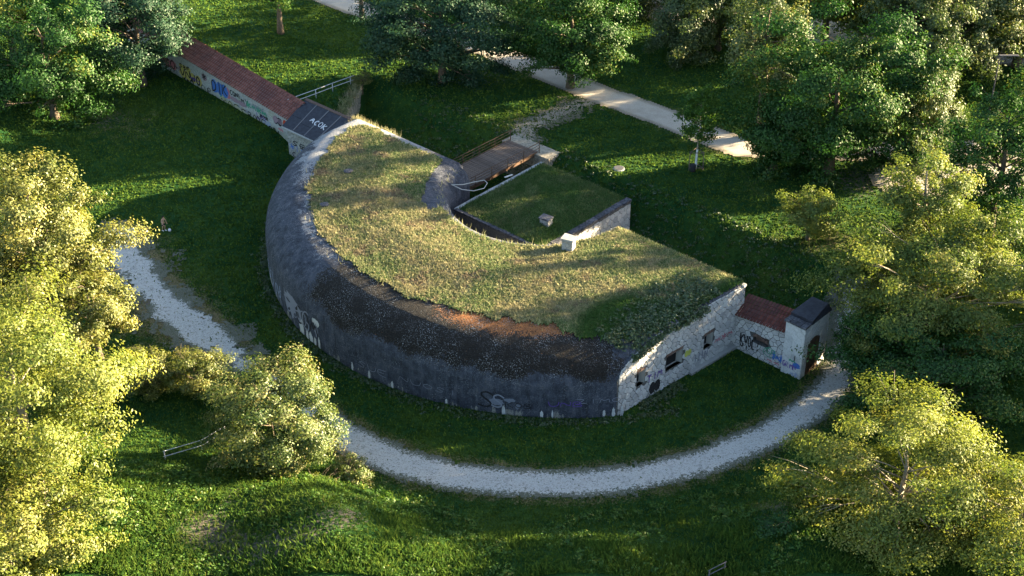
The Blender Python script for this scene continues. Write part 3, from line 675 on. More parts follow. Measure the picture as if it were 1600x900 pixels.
# lettering on the dark curved front: s = angle in degrees counted leftwards from the right corner
def arc_frame(s, z, o):
    a = math.radians(-s); return W(CU + (AR + o) * math.cos(a), CV + (AR + o) * math.sin(a), z)
for (t_, s_, z_, w_, h_, m_, th_) in [('S', -63.5, .55, 2.0, 1.7, 'black', .18), ('S', -61.2, .6, 1.6, 1.5, 'grey', .14), ('KOB', -58.6, .9, 2.4, .55, 'black', .07), ('UNB', -51.5, 1.3, 3.2, .5, 'purple', .07), ('ZIMO', -46.8, 1.6, 4, .45, 'grey', .06),
        ('UPG', -110.5, .8, 5.6, 2.3, 'grey', .16), ('CO~', -105.6, .8, 4.2, 2.2, 'black', .20), ('SO', -107.5, 1.0, 3.4, 1.7, 'grey', .12), ('~UIN', -128, .6, 8, 1.7, 'paleblue', .16), ('OIK', -121.5, .5, 5, 1.6, 'grey', .14), ('NUI', -136.5, .5, 6, 1.6, 'white', .14), ('NUOSI', -78, 1.2, 6, .5, 'grey', .05), ('SUE', -87, .9, 3.5, .6, 'grey', .06)]:
    wd_ = math.degrees(w_ / AR)
    def fr(s, z, o, s0=s_): return arc_frame(s, z, o)
    LAYER[0] += 1; rng = random.Random(int(s_ * 7)); parts = []; cw = wd_ / len(t_); k = 0; sc = math.degrees(1 / AR)
    for i, ch in enumerate(t_):
        for stp in FONT[ch]:
            Pm = [((s_ + (i + p[0] * .85) * cw + rng.uniform(-.03, .03)) / sc, z_ + (p[1] + rng.uniform(-.06, .06)) * h_) for p in stp]; k += 1
            parts.append(strip_vf(smooth_line(Pm), th_, lambda s, z, o: arc_frame(s * sc, z, o), .02 + .0015 * k + .0004 * (LAYER[0] % 4)))
    v, f = join_vf(parts); rel(link('graffiti', pymesh('graffiti', v, f), PAINT[m_], fort))
# big pale places where the tar has fallen off the front
def blot(s, z, w, h, seed, mat, drips=0):
    rng = random.Random(seed); sc = math.degrees(1 / AR); n = 26; ring = []
    for k in range(n):
        a = 2 * math.pi * k / n; r = rng.uniform(.75, 1.1); x, y = math.cos(a) * w / 2 * r, math.sin(a) * h / 2 * r
        if drips and y < 0: y *= rng.choice([.6, 1.0, 1.7]); 
        ring.append((s + x * sc, z + y))
    v = [arc_frame(s, z, .012 + .0008 * (seed % 9))] + [arc_frame(p[0], max(p[1], -.3), .012 + .0008 * (seed % 9)) for p in ring]
    rel(link('bare_patch', pymesh('bare_patch', v, [(0, k + 1, (k + 1) % n + 1) for k in range(n)]), mat, fort))
blot(-98.2, 2.75, 1.25, .75, 3, M['whitewash'], 1); blot(-98.3, 1.8, .6, 1.2, 4, PAINT['grey'], 1)
for k, (s_, w_, h_) in enumerate([(-103.6, .9, 2.6), (-101.6, .45, 1.6), (-100.3, .7, 1.5), (-98.9, .4, 1.2), (-97.6, .35, 1.9), (-88.5, .28, 1.0), (-84.5, .3, 1.2), (-79.5, .25, .9), (-69, .22, .6), (-59, .35, 1.5), (-52.6, .3, .8), (-50.8, .18, 1.1), (-40.6, .3, 1.4), (-39.2, .3, 1.8), (-42.2, .25, 1.0)]):
    blot(s_, .35, w_, h_, 10 + k, M['whitewash'], 1)
blot(-60.2, 1.25, 1.5, .8, 41, PAINT['worn'], 1); blot(-57.9, 1.6, 1.1, .5, 43, PAINT['worn'], 1); blot(-56.6, 1.05, .5, .6, 44, PAINT['worn'], 1); blot(-107, 2.2, 4.2, 2.4, 45, PAINT['grey'], 1)

# ---- chimneys
def chimney(parent, loc, w, h, cap_h, mossy, rz, seed):
    rng = random.Random(seed); core = bev_box('chimney', w * .9, w * .72, h, .02); ch = link('chimney', core, M['joint'], parent); ch.location = loc; ch.rotation_euler = (0, 0, rz)
    z = -.1; r = 0
    while z < h - .05:
        hh = min(rng.uniform(.24, .34), h - z)
        for side in range(4):
            ln = (w if side % 2 == 0 else w * .8); n = 2; x = -ln / 2; cuts = [0, rng.uniform(.4, .6), 1] if r % 2 else [0, rng.uniform(.25, .4), rng.uniform(.65, .8), 1]
            for a, b in zip(cuts[:-1], cuts[1:]):
                me = bev_box('stone', ln * (b - a) - .02, .14, hh - .02, .02, .012, rng); s_ = link('stone', me, M['stone2'] if rng.random() > .15 else M['stone'], ch)
                an = side * math.pi / 2; px_ = -ln / 2 + ln * (a + b) / 2; py_ = -(w * .8 if side % 2 == 0 else w) / 2 + .05
                s_.location = (px_ * math.cos(an) - py_ * math.sin(an), px_ * math.sin(an) + py_ * math.cos(an), z); s_.rotation_euler = (0, 0, an)
        z += hh; r += 1
    cap = link('chimney_cap', bev_box('chimney_cap', w * 1.22, w * 1.02, cap_h, .03, .03, rng), M['slab'] if mossy else M['stone2'], ch); cap.location = (0, 0, h)
    return ch
def on_fort(o, p): o.parent = p; o.matrix_parent_inverse = p.matrix_basis.inverted()
RZ = math.atan2(UY, UX)
ch = chimney(fort, W(10.6, 6.8, 7.0), 1.05, 1.15, .16, False, RZ + .3, 4); ch.matrix_parent_inverse = FI

# ------------------------------------------------------------------ the entrance block standing in the notch
block = empty('blockhouse', W(0, -2, 0), 'square grass-roofed blockhouse standing inside the open back of the fort', 'blockhouse')
BI = Matrix.Translation(-W(0, -2, 0)); bu0, bu1, bv0, bv1 = -5.6, 6.4, -8.1, 5.3; BT = 4.35
def relb(o): o.matrix_parent_inverse = BI; return o
def wall_box(parent, name, u0, u1, v0, v1, z0, z1, mat, relf):
    v, f = box_vf(0, 1, 0, 1, 0, 1); pv = [W(u0 if p[0] == 0 else u1, v0 if p[1] == 0 else v1, z0 if p[2] == 0 else z1) for p in v]
    return relf(link(name, pymesh(name, pv, [q[::-1] for q in f]), mat, parent))
bw = wall_box(block, 'wall', bu0, bu1, bv0, bv1, -.8, BT - .05, M['joint'], relb)
def blk_frame(s, z, o): return W(bu1 + o, bv1 - s, z)
sw = stone_wall(bw, blk_frame, bv1 - bv0 - .1, lambda s: -.3, lambda s: BT - .35, .62, (), M['stone'], 9, proud=.07, s0=.05)
for s_ in sw: s_.matrix_parent_inverse = Matrix.Identity(4)
nu, nv = 42, 38; uu = np.linspace(bu0 + .25, bu1 - .5, nu); vv2 = np.linspace(bv0 + .15, bv1 - .1, nv); UU, VV = np.meshgrid(uu, vv2)
edge = np.minimum(np.minimum(UU - uu[0], uu[-1] - UU), np.minimum(VV - vv2[0], vv2[-1] - VV))
ZZ = BT + .12 + .75 * sstep(0, 4.2, edge) + .12 * (fbm(UU, VV, 4, 3) - .5) + .25 * sstep(3, -6, VV) * sstep(0, 1, edge)
b3 = to3(np.stack([UU.ravel(), VV.ravel()], -1), ZZ.ravel()); ii = np.arange(nu * nv).reshape(nv, nu)
bf = np.stack([ii[:-1, :-1], ii[:-1, 1:], ii[1:, 1:], ii[1:, :-1]], -1).reshape(-1, 4); bf = bf[:, ::-1]
nrm = np.cross(b3[bf[0, 1]] - b3[bf[0, 0]], b3[bf[0, 2]] - b3[bf[0, 0]])[2]
if nrm < 0: bf = bf[:, ::-1]
# skirt so the turf has thickness
bme = indexed('roof_turf', b3, bf, True); fattr(bme, 'lush', np.clip(.8 + 1.2 * (fbm(UU.ravel() * .5, VV.ravel() * .5, 6, 3) - .45), 0, 1))
relb(tag(link('roof_turf', bme, M['roof'], block), kind='stuff'))
qt = np.concatenate([b3[bf][:, [0, 1, 2]], b3[bf][:, [0, 2, 3]]]); rg = np.random.default_rng(5); bp = scatter_tris(qt, 22000, rg); bl = blades(bp, .12, .32, .04, rg, .5)
bme = npmesh('roof_grass', bl, 3); fattr(bme, 'tint', rg.random(len(bp)), 'FACE'); fattr(bme, 'lush', np.repeat(np.clip(.8 + 1.2 * (fbm(bp[:, 0] * .5, bp[:, 1] * .5, 6, 3) - .45), 0, 1), 3))
relb(tag(link('roof_grass', bme, M['rblades'], block), kind='stuff'))
def slabs(parent, a, b, n, w, h, z, mat, relf, rng, name='coping_slab'):
    A, B = W(*a), W(*b); L = (B - A).length / n; an = math.atan2((B - A).y, (B - A).x)
    for k in range(n):
        p = A.lerp(B, (k + .5) / n); o = relf(link(name, bev_box(name, L - .03, w * rng.uniform(.92, 1.06), h, .03, .02, rng), mat, parent))
        o.location = (p.x, p.y, z + rng.uniform(-.02, .02)); o.rotation_euler = (0, 0, an + rng.uniform(-.02, .02))
rr = random.Random(8)
slabs(block, (bu1 - .22, bv1), (bu1 - .22, bv0), 10, .72, .24, BT - .06, M['slab'], relb, rr)
slabs(block, (bu0 + .1, bv0), (bu0 + .1, bv1), 8, .5, .2, BT - .06, M['stone2'], relb, rr)
slabs(block, (bu0, bv1 - .02), (bu1 - .8, bv1 - .02), 9, .45, .22, BT - .06, M['slab'], relb, rr)
ch = chimney(block, W(3.6, 1.9, BT + .1), 1.0, 1.0, .16, True, RZ + .15, 6); ch.matrix_parent_inverse = BI

# ------------------------------------------------------------------ tiled walls left and right
def tile_rows(name, parent, mat, edge_pt, rows, ntile, jit, seed):
    """pan tiles of a pent roof, joined; edge_pt(t along 0..1, r up 0..1, out)->point"""
    rng = random.Random(seed); V_, F_, tint = [], [], []
    for r in range(rows):
        for k in range(ntile):
            a, b = k / ntile, (k + 1) / ntile; g = .06 / ntile; r0, r1 = r / rows - .02, (r + 1) / rows + .03; o0 = .10 + rng.uniform(-jit, jit); o1 = .03; i = len(V_); m_ = (a + b) / 2
            V_ += [edge_pt(a + g, r0, o0), edge_pt(m_, r0, o0 + .05), edge_pt(b - g, r0, o0), edge_pt(b - g, r1, o1), edge_pt(m_, r1, o1 + .05), edge_pt(a + g, r1, o1), edge_pt(a + g, r0, o0 - .06), edge_pt(b - g, r0, o0 - .06)]
            F_ += [(i, i + 1, i + 4, i + 5), (i + 1, i + 2, i + 3, i + 4), (i + 6, i + 7, i + 2, i + 1, i)]; tint += [rng.random() ** 1.4] * 3
    me = pymesh(name, V_, F_); fattr(me, 'tint', tint, 'FACE'); return tag(link(name, me, mat, parent), kind='stuff')
N0, N1 = (-35.6, 1.35), (-70, -1.1)
def LWl(t): return (lerp(N0[0], N1[0], t), lerp(N0[1], N1[1], t))
wl = empty('graffiti_wall', W(*LWl(.4), .5), 'long pale wall covered in graffiti under a red tiled lean-to roof', 'wall')
WI = Matrix.Translation(-W(*LWl(.4), .5))
def relw(o): o.matrix_parent_inverse = WI; return o
wlen = (W(*N1) - W(*N0)).length; wd3 = (W(*N1) - W(*N0)).normalized(); wn3 = Vector((-wd3.y, wd3.x, 0)); 
if wn3.dot(Vector((VX, VY, 0))) < 0: wn3 = -wn3
def lw_frame(s, z, o):                                               # s metres leftwards (away) from the near end
    return W(*N0) + wd3 * s + wn3 * o + Vector((0, 0, z))
def eaveL(s): return 3.0 + 1.25 * s / wlen * 1.15
v = [lw_frame(0, -1, 0), lw_frame(wlen, -1, 0), lw_frame(wlen, -1, -2.2), lw_frame(0, -1, -2.2), lw_frame(0, eaveL(0), 0), lw_frame(wlen, eaveL(wlen), 0), lw_frame(wlen, eaveL(wlen) + 1.2, -2.2), lw_frame(0, eaveL(0) + 1.2, -2.2)]
relw(link('wall', pymesh('wall', v, box_vf(0, 1, 0, 1, 0, 1)[1]), M['render'], wl))
relw(tile_rows('roof_tiles', wl, M['tile'], lambda t, r, o: lw_frame(t * wlen, eaveL(t * wlen) + r * 1.32 - .05 + o, .28 - r * 2.45), 6, 90, .015, 3))
v, f = [], []
rr = random.Random(3)
for k in range(70):
    s0_, s1_ = wlen * k / 70 + .01, wlen * (k + 1) / 70 - .01; zz = 1.29 + rr.uniform(-.02, .03)
    q = [lw_frame(s, eaveL(s) + zz + dz, o) for s, dz, o in ((s0_, -.08, -2.02), (s1_, -.08, -2.02), (s1_, .17, -2.2), (s0_, .17, -2.2), (s0_, -.1, -2.45), (s1_, -.1, -2.45))]
    i = len(v); v += q; f += [(i, i + 1, i + 2, i + 3), (i + 3, i + 2, i + 5, i + 4), (i, i + 3, i + 4), (i + 1, i + 5, i + 2)]
me = pymesh('ridge_tiles', v, f); fattr(me, 'tint', [rr.random() for _ in me.polygons], 'FACE'); relw(tag(link('ridge_tiles', me, M['tile'], wl), kind='stuff'))
def lg(s, z, o): return lw_frame(-s, z + .55, o)                       # lettering reads left to right: s = -distance
def G(t_, dist, z_, w_, h_, m_, th_=.07, fi=None, sl=0): 
    b = set(wl.children); graffiti(wl, lg, t_, -dist, z_, w_, h_, PAINT[m_], th_ * 1.5, sl, .03 + .004 * (len(wl.children) % 4), PAINT[fi] if fi else None, seed=int(dist * 3))
    for o in wl.children:
        if o not in b: relw(o)
G('OS', 28.0, 1.2, 2.2, 1.5, 'black', .10, 'pink'); G('SO', 26.0, .6, 2.6, 1.2, 'black', .12, 'pink'); G('~', 23.6, .9, 1.2, .5, 'mauve', .12)
G('SBE', 22.6, 1.5, 2.4, .55, 'black', .10, 'yellow'); G('VNWO', 22.6, .35, 4.6, 1.15, 'black', .14, 'yellow'); G('WVM', 22.3, .0, 2.6, .8, 'black', .16)
G('*', 17.6, 1.5, .9, .8, 'black', .12, 'mauve'); G('DIK', 15.6, .75, 3.3, 1.45, 'black', .13, 'blue'); G('B', 12.6, .8, .9, 1.2, 'pink', .25); G('CUP', 18.2, -.05, 2.3, .75, 'black', .07)
G('CONI', 11.8, 1.55, 2.2, .6, 'black', .08); G('MY', 9.6, 1.0, 1.5, .85, 'black', .10); G('~~', 11.6, .75, 3.0, .5, 'mauve', .3, 'mauve')
G('MOES', 14.0, -.5, 5.4, 1.0, 'black', .07, 'ochre'); G('BODE', 8.4, -.5, 3.6, .95, 'black', .08); G('*~*~', 8.6, .9, 4.2, .9, 'green', .12); G('SRCE', 7.4, 1.25, 2.6, .55, 'grey', .08)
G('OB', 5.4, -.3, 1.7, .8, 'paleblue', .12); G('DZI', 4.2, -.45, 2.2, .55, 'black', .12); G('*~', 3.2, .9, 1.6, .9, 'mauve', .3, 'black'); G('UM', 6.6, .2, 1.8, .8, 'purple', .08); G('*W', 1.3, .85, 1.3, 1.1, 'red', .18, 'red')

for a_ in [('~*~', 20.4, .55, 2.2, .6, 'purple', .07), ('*~', 14.2, .25, 1.4, .5, 'green', .08), ('~~*', 10.6, .1, 2.4, .5, 'grey', .08), ('*~*', 6.0, .55, 1.8, .6, 'black', .08), ('~*', 24.6, .15, 1.6, .6, 'grey', .08), ('~', 2.4, .2, 1.2, .4, 'pink', .14)]: G(*a_)
# building between that wall and the fort: stone front under flat tarred sheets
lodge = empty('lean_to', W(-32, 2, 0), 'small stone lean-to with a black sheet roof between graffiti wall and fort', 'lean-to')
LI = Matrix.Translation(-W(-32, 2, 0))
def rell(o): o.matrix_parent_inverse = LI; return o
l0, l1 = -34.7, -25.6; LV = 2.55
lw = wall_box(lodge, 'wall', l0, l1, -1.0, LV, -2.6, 2.80, M['joint'], rell)
def lodge_f(s, z, o): return W(l0 + s, LV + o, z)
for s_ in stone_wall(lw, lodge_f, l1 - l0, lambda s: -2.2, lambda s: 2.76, .42, (), M['stone2'], 21, proud=.06, gap=.02): s_.matrix_parent_inverse = Matrix.Identity(4)
def lodge_side(s, z, o): return W(l0 - o, LV - s, z)
for s_ in stone_wall(lw, lodge_side, 1.5, lambda s: -2.2, lambda s: 2.76, .42, (), M['whitewash'], 22, proud=.05, gap=.02): s_.matrix_parent_inverse = Matrix.Identity(4)
def roof_pt(a, b, o):                                                # a along u, b from eave (0) to ridge (1)
    return W(lerp(l0 - .35 - .9 * b, l1, a), lerp(LV + .45, -1.4, b), lerp(2.93, 4.30, b) + o)
cols = 5
for k in range(cols):
    for j in range(2):
        a0_, a1_ = k / cols + .003, (k + 1) / cols - .003; bb = (0, .30, 1.0) if k % 2 else (0, .42, 1.0); b0_, b1_ = bb[j] + .004, bb[j + 1] - .004; o0 = .02 + .012 * ((k + j) % 3)
        v = [roof_pt(a, b, o) for o in (-.10, o0) for (a, b) in ((a0_, b0_), (a1_, b0_), (a1_, b1_), (a0_, b1_))]
        rell(link('roof_panel', pymesh('roof_panel', v, box_vf(0, 1, 0, 1, 0, 1)[1]), M['sheet'], lodge))
    if k: 
        v = [roof_pt(k / cols + d, b, o) for o in (.02, .075) for (d, b) in ((-.006, 0.01), (.006, 0.01), (.006, .99), (-.006, .99))]
        rell(link('roof_seam', pymesh('roof_seam', v, box_vf(0, 1, 0, 1, 0, 1)[1]), M['seam'], lodge))
v = [roof_pt(a, b, o) for o in (-.16, -.02) for (a, b) in ((0, -.03), (1, -.03), (1, .015), (0, .015))]
rell(link('gutter_board', pymesh('gutter_board', v, box_vf(0, 1, 0, 1, 0, 1)[1]), M['stone2'], lodge))
v = [roof_pt(a, b, o) for o in (-.1, .09) for (a, b) in ((0, .985), (1, .985), (1, 1.06), (0, 1.06))]
rell(link('ridge_board', pymesh('ridge_board', v, box_vf(0, 1, 0, 1, 0, 1)[1]), M['brick'], lodge))
def roof_g(s, z, o): return roof_pt(s, z, o + .06)
rell(graffiti(lodge, lambda s, z, o: roof_pt(.30 + s / 9.2, .45 + z / 4.8, o + .05), 'ACOK', 0, 0, 2.6, .75, PAINT['white'], .11, -.12, .03, None, 3))
rell(graffiti(lodge, lambda s, z, o: roof_pt(.63 + s / 9.2, .22 + z / 5.8, o + .05), 'IS', 0, 0, .8, .5, PAINT['white'], .07, 0, .03, None, 5))
for (t_, s_, z_, w_, h_, m_) in [('SE', .9, .85, 2.4, .55, 'black'), ('*I*T', .35, .1, 3.6, .75, 'blue'), ('CO', .6, -.75, 1.8, .6, 'black'), ('ET', 2.5, .55, 1.3, .6, 'black')]:
    rell(graffiti(lodge, lodge_f, t_, s_, z_, w_, h_, PAINT[m_], .11, 0, .075, None, int(s_ * 10)))

# ---- right connecting wall
rw = empty('connecting_wall', W(28.5, 1, 0), 'short whitewashed stone wall with dark red tiled roof between fort and gate tower', 'wall')
RI = Matrix.Translation(-W(28.5, 1, 0))
def relr(o): o.matrix_parent_inverse = RI; return o
r0, r1 = 25.75, 31.15; RV = 1.0
def rw_top(s): return 3.75 + .09 * s
rhole = [(2.1, 3.7, 1.55, 2.45)]
def rw_frame(s, z, o): return W(r0 + s, RV + o, z)
rwp = relr(cdt_plate(rw, 'wall', rw_frame, [(0, -.8), (r1 - r0, -.8), (r1 - r0, rw_top(r1 - r0)), (0, rw_top(0))], rhole, M['joint'], 1.5))
for s_ in stone_wall(rwp, rw_frame, r1 - r0, lambda s: T1(*rw_frame(s, 0, 0)[:2]) - .2, rw_top, .52, [(2.05, 3.75, 1.5, 2.5)], M['stone'], 33, gap=.030, proud=.06): s_.matrix_parent_inverse = Matrix.Identity(4)
v = [rw_frame(2.1, 1.55, -.5), rw_frame(3.7, 1.55, -.5), rw_frame(3.7, 2.45, -.5), rw_frame(2.1, 2.45, -.5)]
relr(link('walled_up_opening', pymesh('walled_up_opening', v, [(0, 1, 2, 3)]), M['brick'], rw))
for k in range(11):
    bk = bev_box('brick', .15, .18, rr.uniform(.2, .3), .02, .01, rr); o = relr(link('brick', bk, M['brick'], rw)); o.location = rw_frame(2.15 + k * .15, 2.33 - .05 * abs(k - 3), .02); o.rotation_euler = (0, 0, RZ)
relr(tile_rows('roof_tiles', rw, M['tile2'], lambda t, r, o: rw_frame(t * (r1 - r0 + .0), rw_top(t * (r1 - r0)) + r * 1.25 + o - .05, .30 - r * 2.0), 6, 16, .015, 9))
for (t_, s_, z_, w_, h_, m_, th_) in [('KVOL!', .75, .75, 2.2, 1.15, 'black', .12), ('VI', .75, .4, 1.0, .5, 'black', .13), ('GP', 3.5, 1.05, 1.2, .6, 'green', .09), ('O', 3.1, .75, 2.1, 1.1, 'green', .07), ('*~*', 4.3, .7, 1.1, .9, 'blue', .12), ('~', 1.5, 2.6, .9, .35, 'paleblue', .06), ('~~', 3.8, .25, 1.4, .3, 'pink', .12)]:
    relr(graffiti(rw, rw_frame, t_, s_, z_, w_, h_, PAINT[m_], th_, 0, .075, None, int(s_ * 9)))

# ---- gate tower
gt_ = empty('gate_tower', W(32.4, -1, 0), 'white stone gate tower with dark slab roof and brown wooden door', 'gate tower')
GI = Matrix.Translation(-W(32.4, -1, 0))
def relg(o): o.matrix_parent_inverse = GI; return o
g0, g1, gv0, gv1, GT = 31.17, 33.15, -2.7, 1.25, 5.55
gw = wall_box(gt_, 'wall', g0, g1, gv0, gv1, -.8, GT, M['whitewash'], relg)
def gf(s, z, o): return W(g0 + s, gv1 + o, z)
for s_ in stone_wall(gw, gf, g1 - g0, lambda s: -.2, lambda s: GT - .1, .6, (), M['whitewash'], 41, gap=.012, proud=.05, asp=1.7): s_.matrix_parent_inverse = Matrix.Identity(4)
def gs(s, z, o): return W(g1 + o, gv1 - s, z)
for s_ in stone_wall(gw, gs, gv1 - gv0, lambda s: -.2, lambda s: GT - .1, .6, [(.75, 2.75, -.5, 3.9)], M['whitewash'], 42, gap=.012, proud=.05, asp=1.7): s_.matrix_parent_inverse = Matrix.Identity(4)
nd = 7
for k in range(nd):
    a = .8 + 1.9 * k / nd + .01; b = .8 + 1.9 * (k + 1) / nd - .01; m_ = ((k + .5) / nd - .5) * 2; zt = 3.1 + .7 * math.sqrt(max(0, 1 - m_ * m_)); o_ = .03 + .012 * (k % 2)
    v = [gs(a, -.3, 0), gs(b, -.3, 0), gs(b, zt, 0), gs(a, zt, 0), gs(a, -.3, o_), gs(b, -.3, o_), gs(b, zt, o_), gs(a, zt, o_)]
    if k == 0: door = relg(link('door', pymesh('door', v, box_vf(0, 1, 0, 1, 0, 1)[1]), M['door'], gt_))
    else: link('plank', pymesh('plank', v, box_vf(0, 1, 0, 1, 0, 1)[1]), M['door'], door)
rr = random.Random(12)
for j in range(2):
    slabs(gt_, (g0 - .1, gv1 + .02 - j * .5), (g1 + .15, gv1 + .02 - j * .5), 4, .52, .2, GT, M['slab'], relg, rr, 'roof_slab')
v = [W(u, vv3, z) for (z) in (GT + .01, GT + .42) for (u, vv3) in ((g0 - .12, gv0 - .15), (g1 + .15, gv0 - .15), (g1 + .15, gv1 - .82), (g0 - .12, gv1 - .82))]
v[4] = W(g0 + .15, gv0 + .2, GT + .75); v[5] = W(g1 - .15, gv0 + .2, GT + .75)
relg(link('roof_slab', pymesh('roof_slab', v, [q[::-1] for q in box_vf(0, 1, 0, 1, 0, 1)[1]]), M['sheet'], gt_))
for (t_, s_, z_, w_, h_, m_, th_, fi_) in [('GRMN', .1, .75, 1.5, .6, 'purple', .07, None), ('~', .75, 1.5, .9, .35, 'green', .14, None), ('O', 1.25, 1.1, .65, .5, 'blue', .12, 'blue'), ('I', 1.15, 1.6, .4, .7, 'black', .09, None), ('~*', 1.0, .0, .8, .6, 'paleblue', .1, None)]:
    b = set(gt_.children); graffiti(gt_, gf, t_, s_, z_, w_, h_, PAINT[m_], th_, 0, .07, PAINT[fi_] if fi_ else None, int(s_ * 10))
    for o in gt_.children:
        if o not in b: relg(o)

# ------------------------------------------------------------------ cross wall with handrail behind the lean-to
cw_ = empty('cross_wall', W(-33.5, -5.5, 0), 'rough sunlit stone retaining wall running back from the lean-to', 'wall')
CI = Matrix.Translation(-W(-33.5, -5.5, 0)); A_, B_ = W(-30.0, -.6), W(-37.2, -11.2); dcw = (B_ - A_).normalized(); ncw = Vector((-dcw.y, dcw.x, 0)); Lc = (B_ - A_).length
if ncw.dot(Vector((UX, UY, 0))) < 0: ncw = -ncw
def cwf(s, z, o): return A_ + dcw * s + ncw * o + Vector((0, 0, z))
v = [cwf(s, z, o) for z, dd in ((-.6, .25), (3.0, 0)) for (s, o) in ((0, -.9), (Lc, -.9), (Lc, .2 + dd), (0, .2 + dd))]
cwall = link('wall', pymesh('wall', v, [q[::-1] for q in box_vf(0, 1, 0, 1, 0, 1)[1]]), M['rubble'], cw_); cwall.matrix_parent_inverse = CI
for s_ in stone_wall(cwall, lambda s, z, o: cwf(s, z, .25 * (3 - z) / 3.6 + .2 + o), Lc, lambda s: -.4, lambda s: 2.95, .62, (), M['rubble'], 51, proud=.12): s_.matrix_parent_inverse = Matrix.Identity(4)
rrg = np.random.default_rng(3)
tuft_p = np.array([tuple(cwf(rrg.uniform(0, Lc), 3.0, rrg.normal(-.2, .35))) for _ in range(2500)]); bl = blades(tuft_p, .2, .6, .05, rrg, .6); me = npmesh('dry_grass', bl, 3); fattr(me, 'tint', rrg.random(len(tuft_p)), 'FACE'); fattr(me, 'lush', np.zeros(len(bl)))
o = tag(link('dry_grass', me, M['rblades'], cw_), kind='stuff'); o.matrix_parent_inverse = CI
def handrail(label, posts, h, mat, rails=(1.0, .52), over=(.0, .0), r=.035, zs=None, group=None):
    p0 = posts[0]; z0 = T1(p0[0], p0[1]) if zs is None else zs[0]; hr = empty('handrail', (p0[0], p0[1], z0), label, 'handrail', group); I = Matrix.Translation(-Vector((p0[0], p0[1], z0))); tops = []
    for k, p in enumerate(posts):
        zz = T1(p[0], p[1]) if zs is None else zs[k]; o = tube('post', [(p[0], p[1], zz - .2), (p[0], p[1], zz + h)], r * 1.15, mat, hr); o.matrix_parent_inverse = I; tops.append(Vector((p[0], p[1], zz)))
    a = tops[0] + (tops[0] - tops[1]).normalized() * over[0]; b = tops[-1] + (tops[-1] - tops[-2]).normalized() * over[1]
    for q in rails:
        o = tube('rail', [t + Vector((0, 0, h * q)) for t in [a] + tops + [b]], r, mat, hr); o.matrix_parent_inverse = I
    return hr
handrail('grey metal handrail on the cross wall beside the lean-to', [(-25.0, 157.5), (-22.96, 159.35), (-21.18, 161.07), (-19.22, 162.83)], 1.15, M['galv'], (1.0, .55), (1.2, .6), .045, zs=[3.0, 3.0, 3.0, 3.0])
handrail('thin metal stair handrail sloping down beside the big bush at left', [(-28.3, 94.9), (-26.0, 98.0), (-24.4, 100.1)], 1.0, M['galv'], (1.0, .45), (.1, .1), .04)
handrail('short stub of metal handrail at the bottom edge of the picture', [(14.1, 78.7), (15.3, 79.4)], .9, M['iron'], (1.0, .5), (.1, .1), .04)

# ------------------------------------------------------------------ footbridge
br = empty('footbridge', W(-11, -6, 3.2), 'wooden plank footbridge with rusty railings leading to the back of the fort', 'bridge')
BRI = Matrix.Translation(-W(-11, -6, 3.2))
def relB(o): o.matrix_parent_inverse = BRI; return o
d0, d1, dz_ = -13.1, -8.9, 3.25; nP = 34; rr = random.Random(2)
pm = [bev_box('plank', 4.2, .27, .07, .012, .008, rr) for _ in range(4)]
for k in range(nP):
    p = W((d0 + d1) / 2 + rr.uniform(-.03, .03), -.6 - 10.6 * (k + .5) / nP, dz_ + rr.uniform(-.012, .012)); o = relB(link('plank', pm[k % 4], M['wood'], br)); o.location = p; o.rotation_euler = (rr.uniform(-.01, .01), 0, RZ + rr.uniform(-.012, .012))
for u in (d0 + .25, (d0 + d1) / 2, d1 - .25):
    wall_box(br, 'beam', u - .12, u + .12, -11.2, -.3, dz_ - .42, dz_ - .03, M['rustrail'], relB)
for u, side in ((d0 - .02, 0), (d1 + .02, 1)):
    n = 5
    for k in range(n):
        vv3 = -1.2 - 10.2 * k / (n - 1); p = W(u, vv3); relB(tube('post', [(p.x, p.y, dz_ - .35), (p.x, p.y, dz_ + 1.12)], .05, M['rustrail'], br))
    for q in (1.12, .78, .44, .12):
        a, b = W(u, -.5, dz_ + q), W(u, -11.5, dz_ + q); relB(tube('rail', [a, b], .042 if q > 1 else .03, M['rustrail'], br))
ab = empty('bridge_abutment', W(-10.5, -12, 0), 'crumbling pale stone abutment under the outer end of the footbridge', 'abutment')
ABI = Matrix.Translation(-W(-10.5, -12, 0))
abw = wall_box(ab, 'wall', -13.8, -7.2, -13.0, -10.9, -.6, 3.12, M['rubble'], lambda o: (setattr(o, 'matrix_parent_inverse', ABI), o)[1])
for fr_, L_ in ((lambda s, z, o: W(-13.8 + s, -10.9 + o, z), 6.6), (lambda s, z, o: W(-7.2 + o, -10.9 - s, z), 2.1)):
    for s_ in stone_wall(abw, fr_, L_, lambda s: -.3, lambda s: 3.1, .6, (), M['rubble'], 61, proud=.16): s_.matrix_parent_inverse = Matrix.Identity(4)

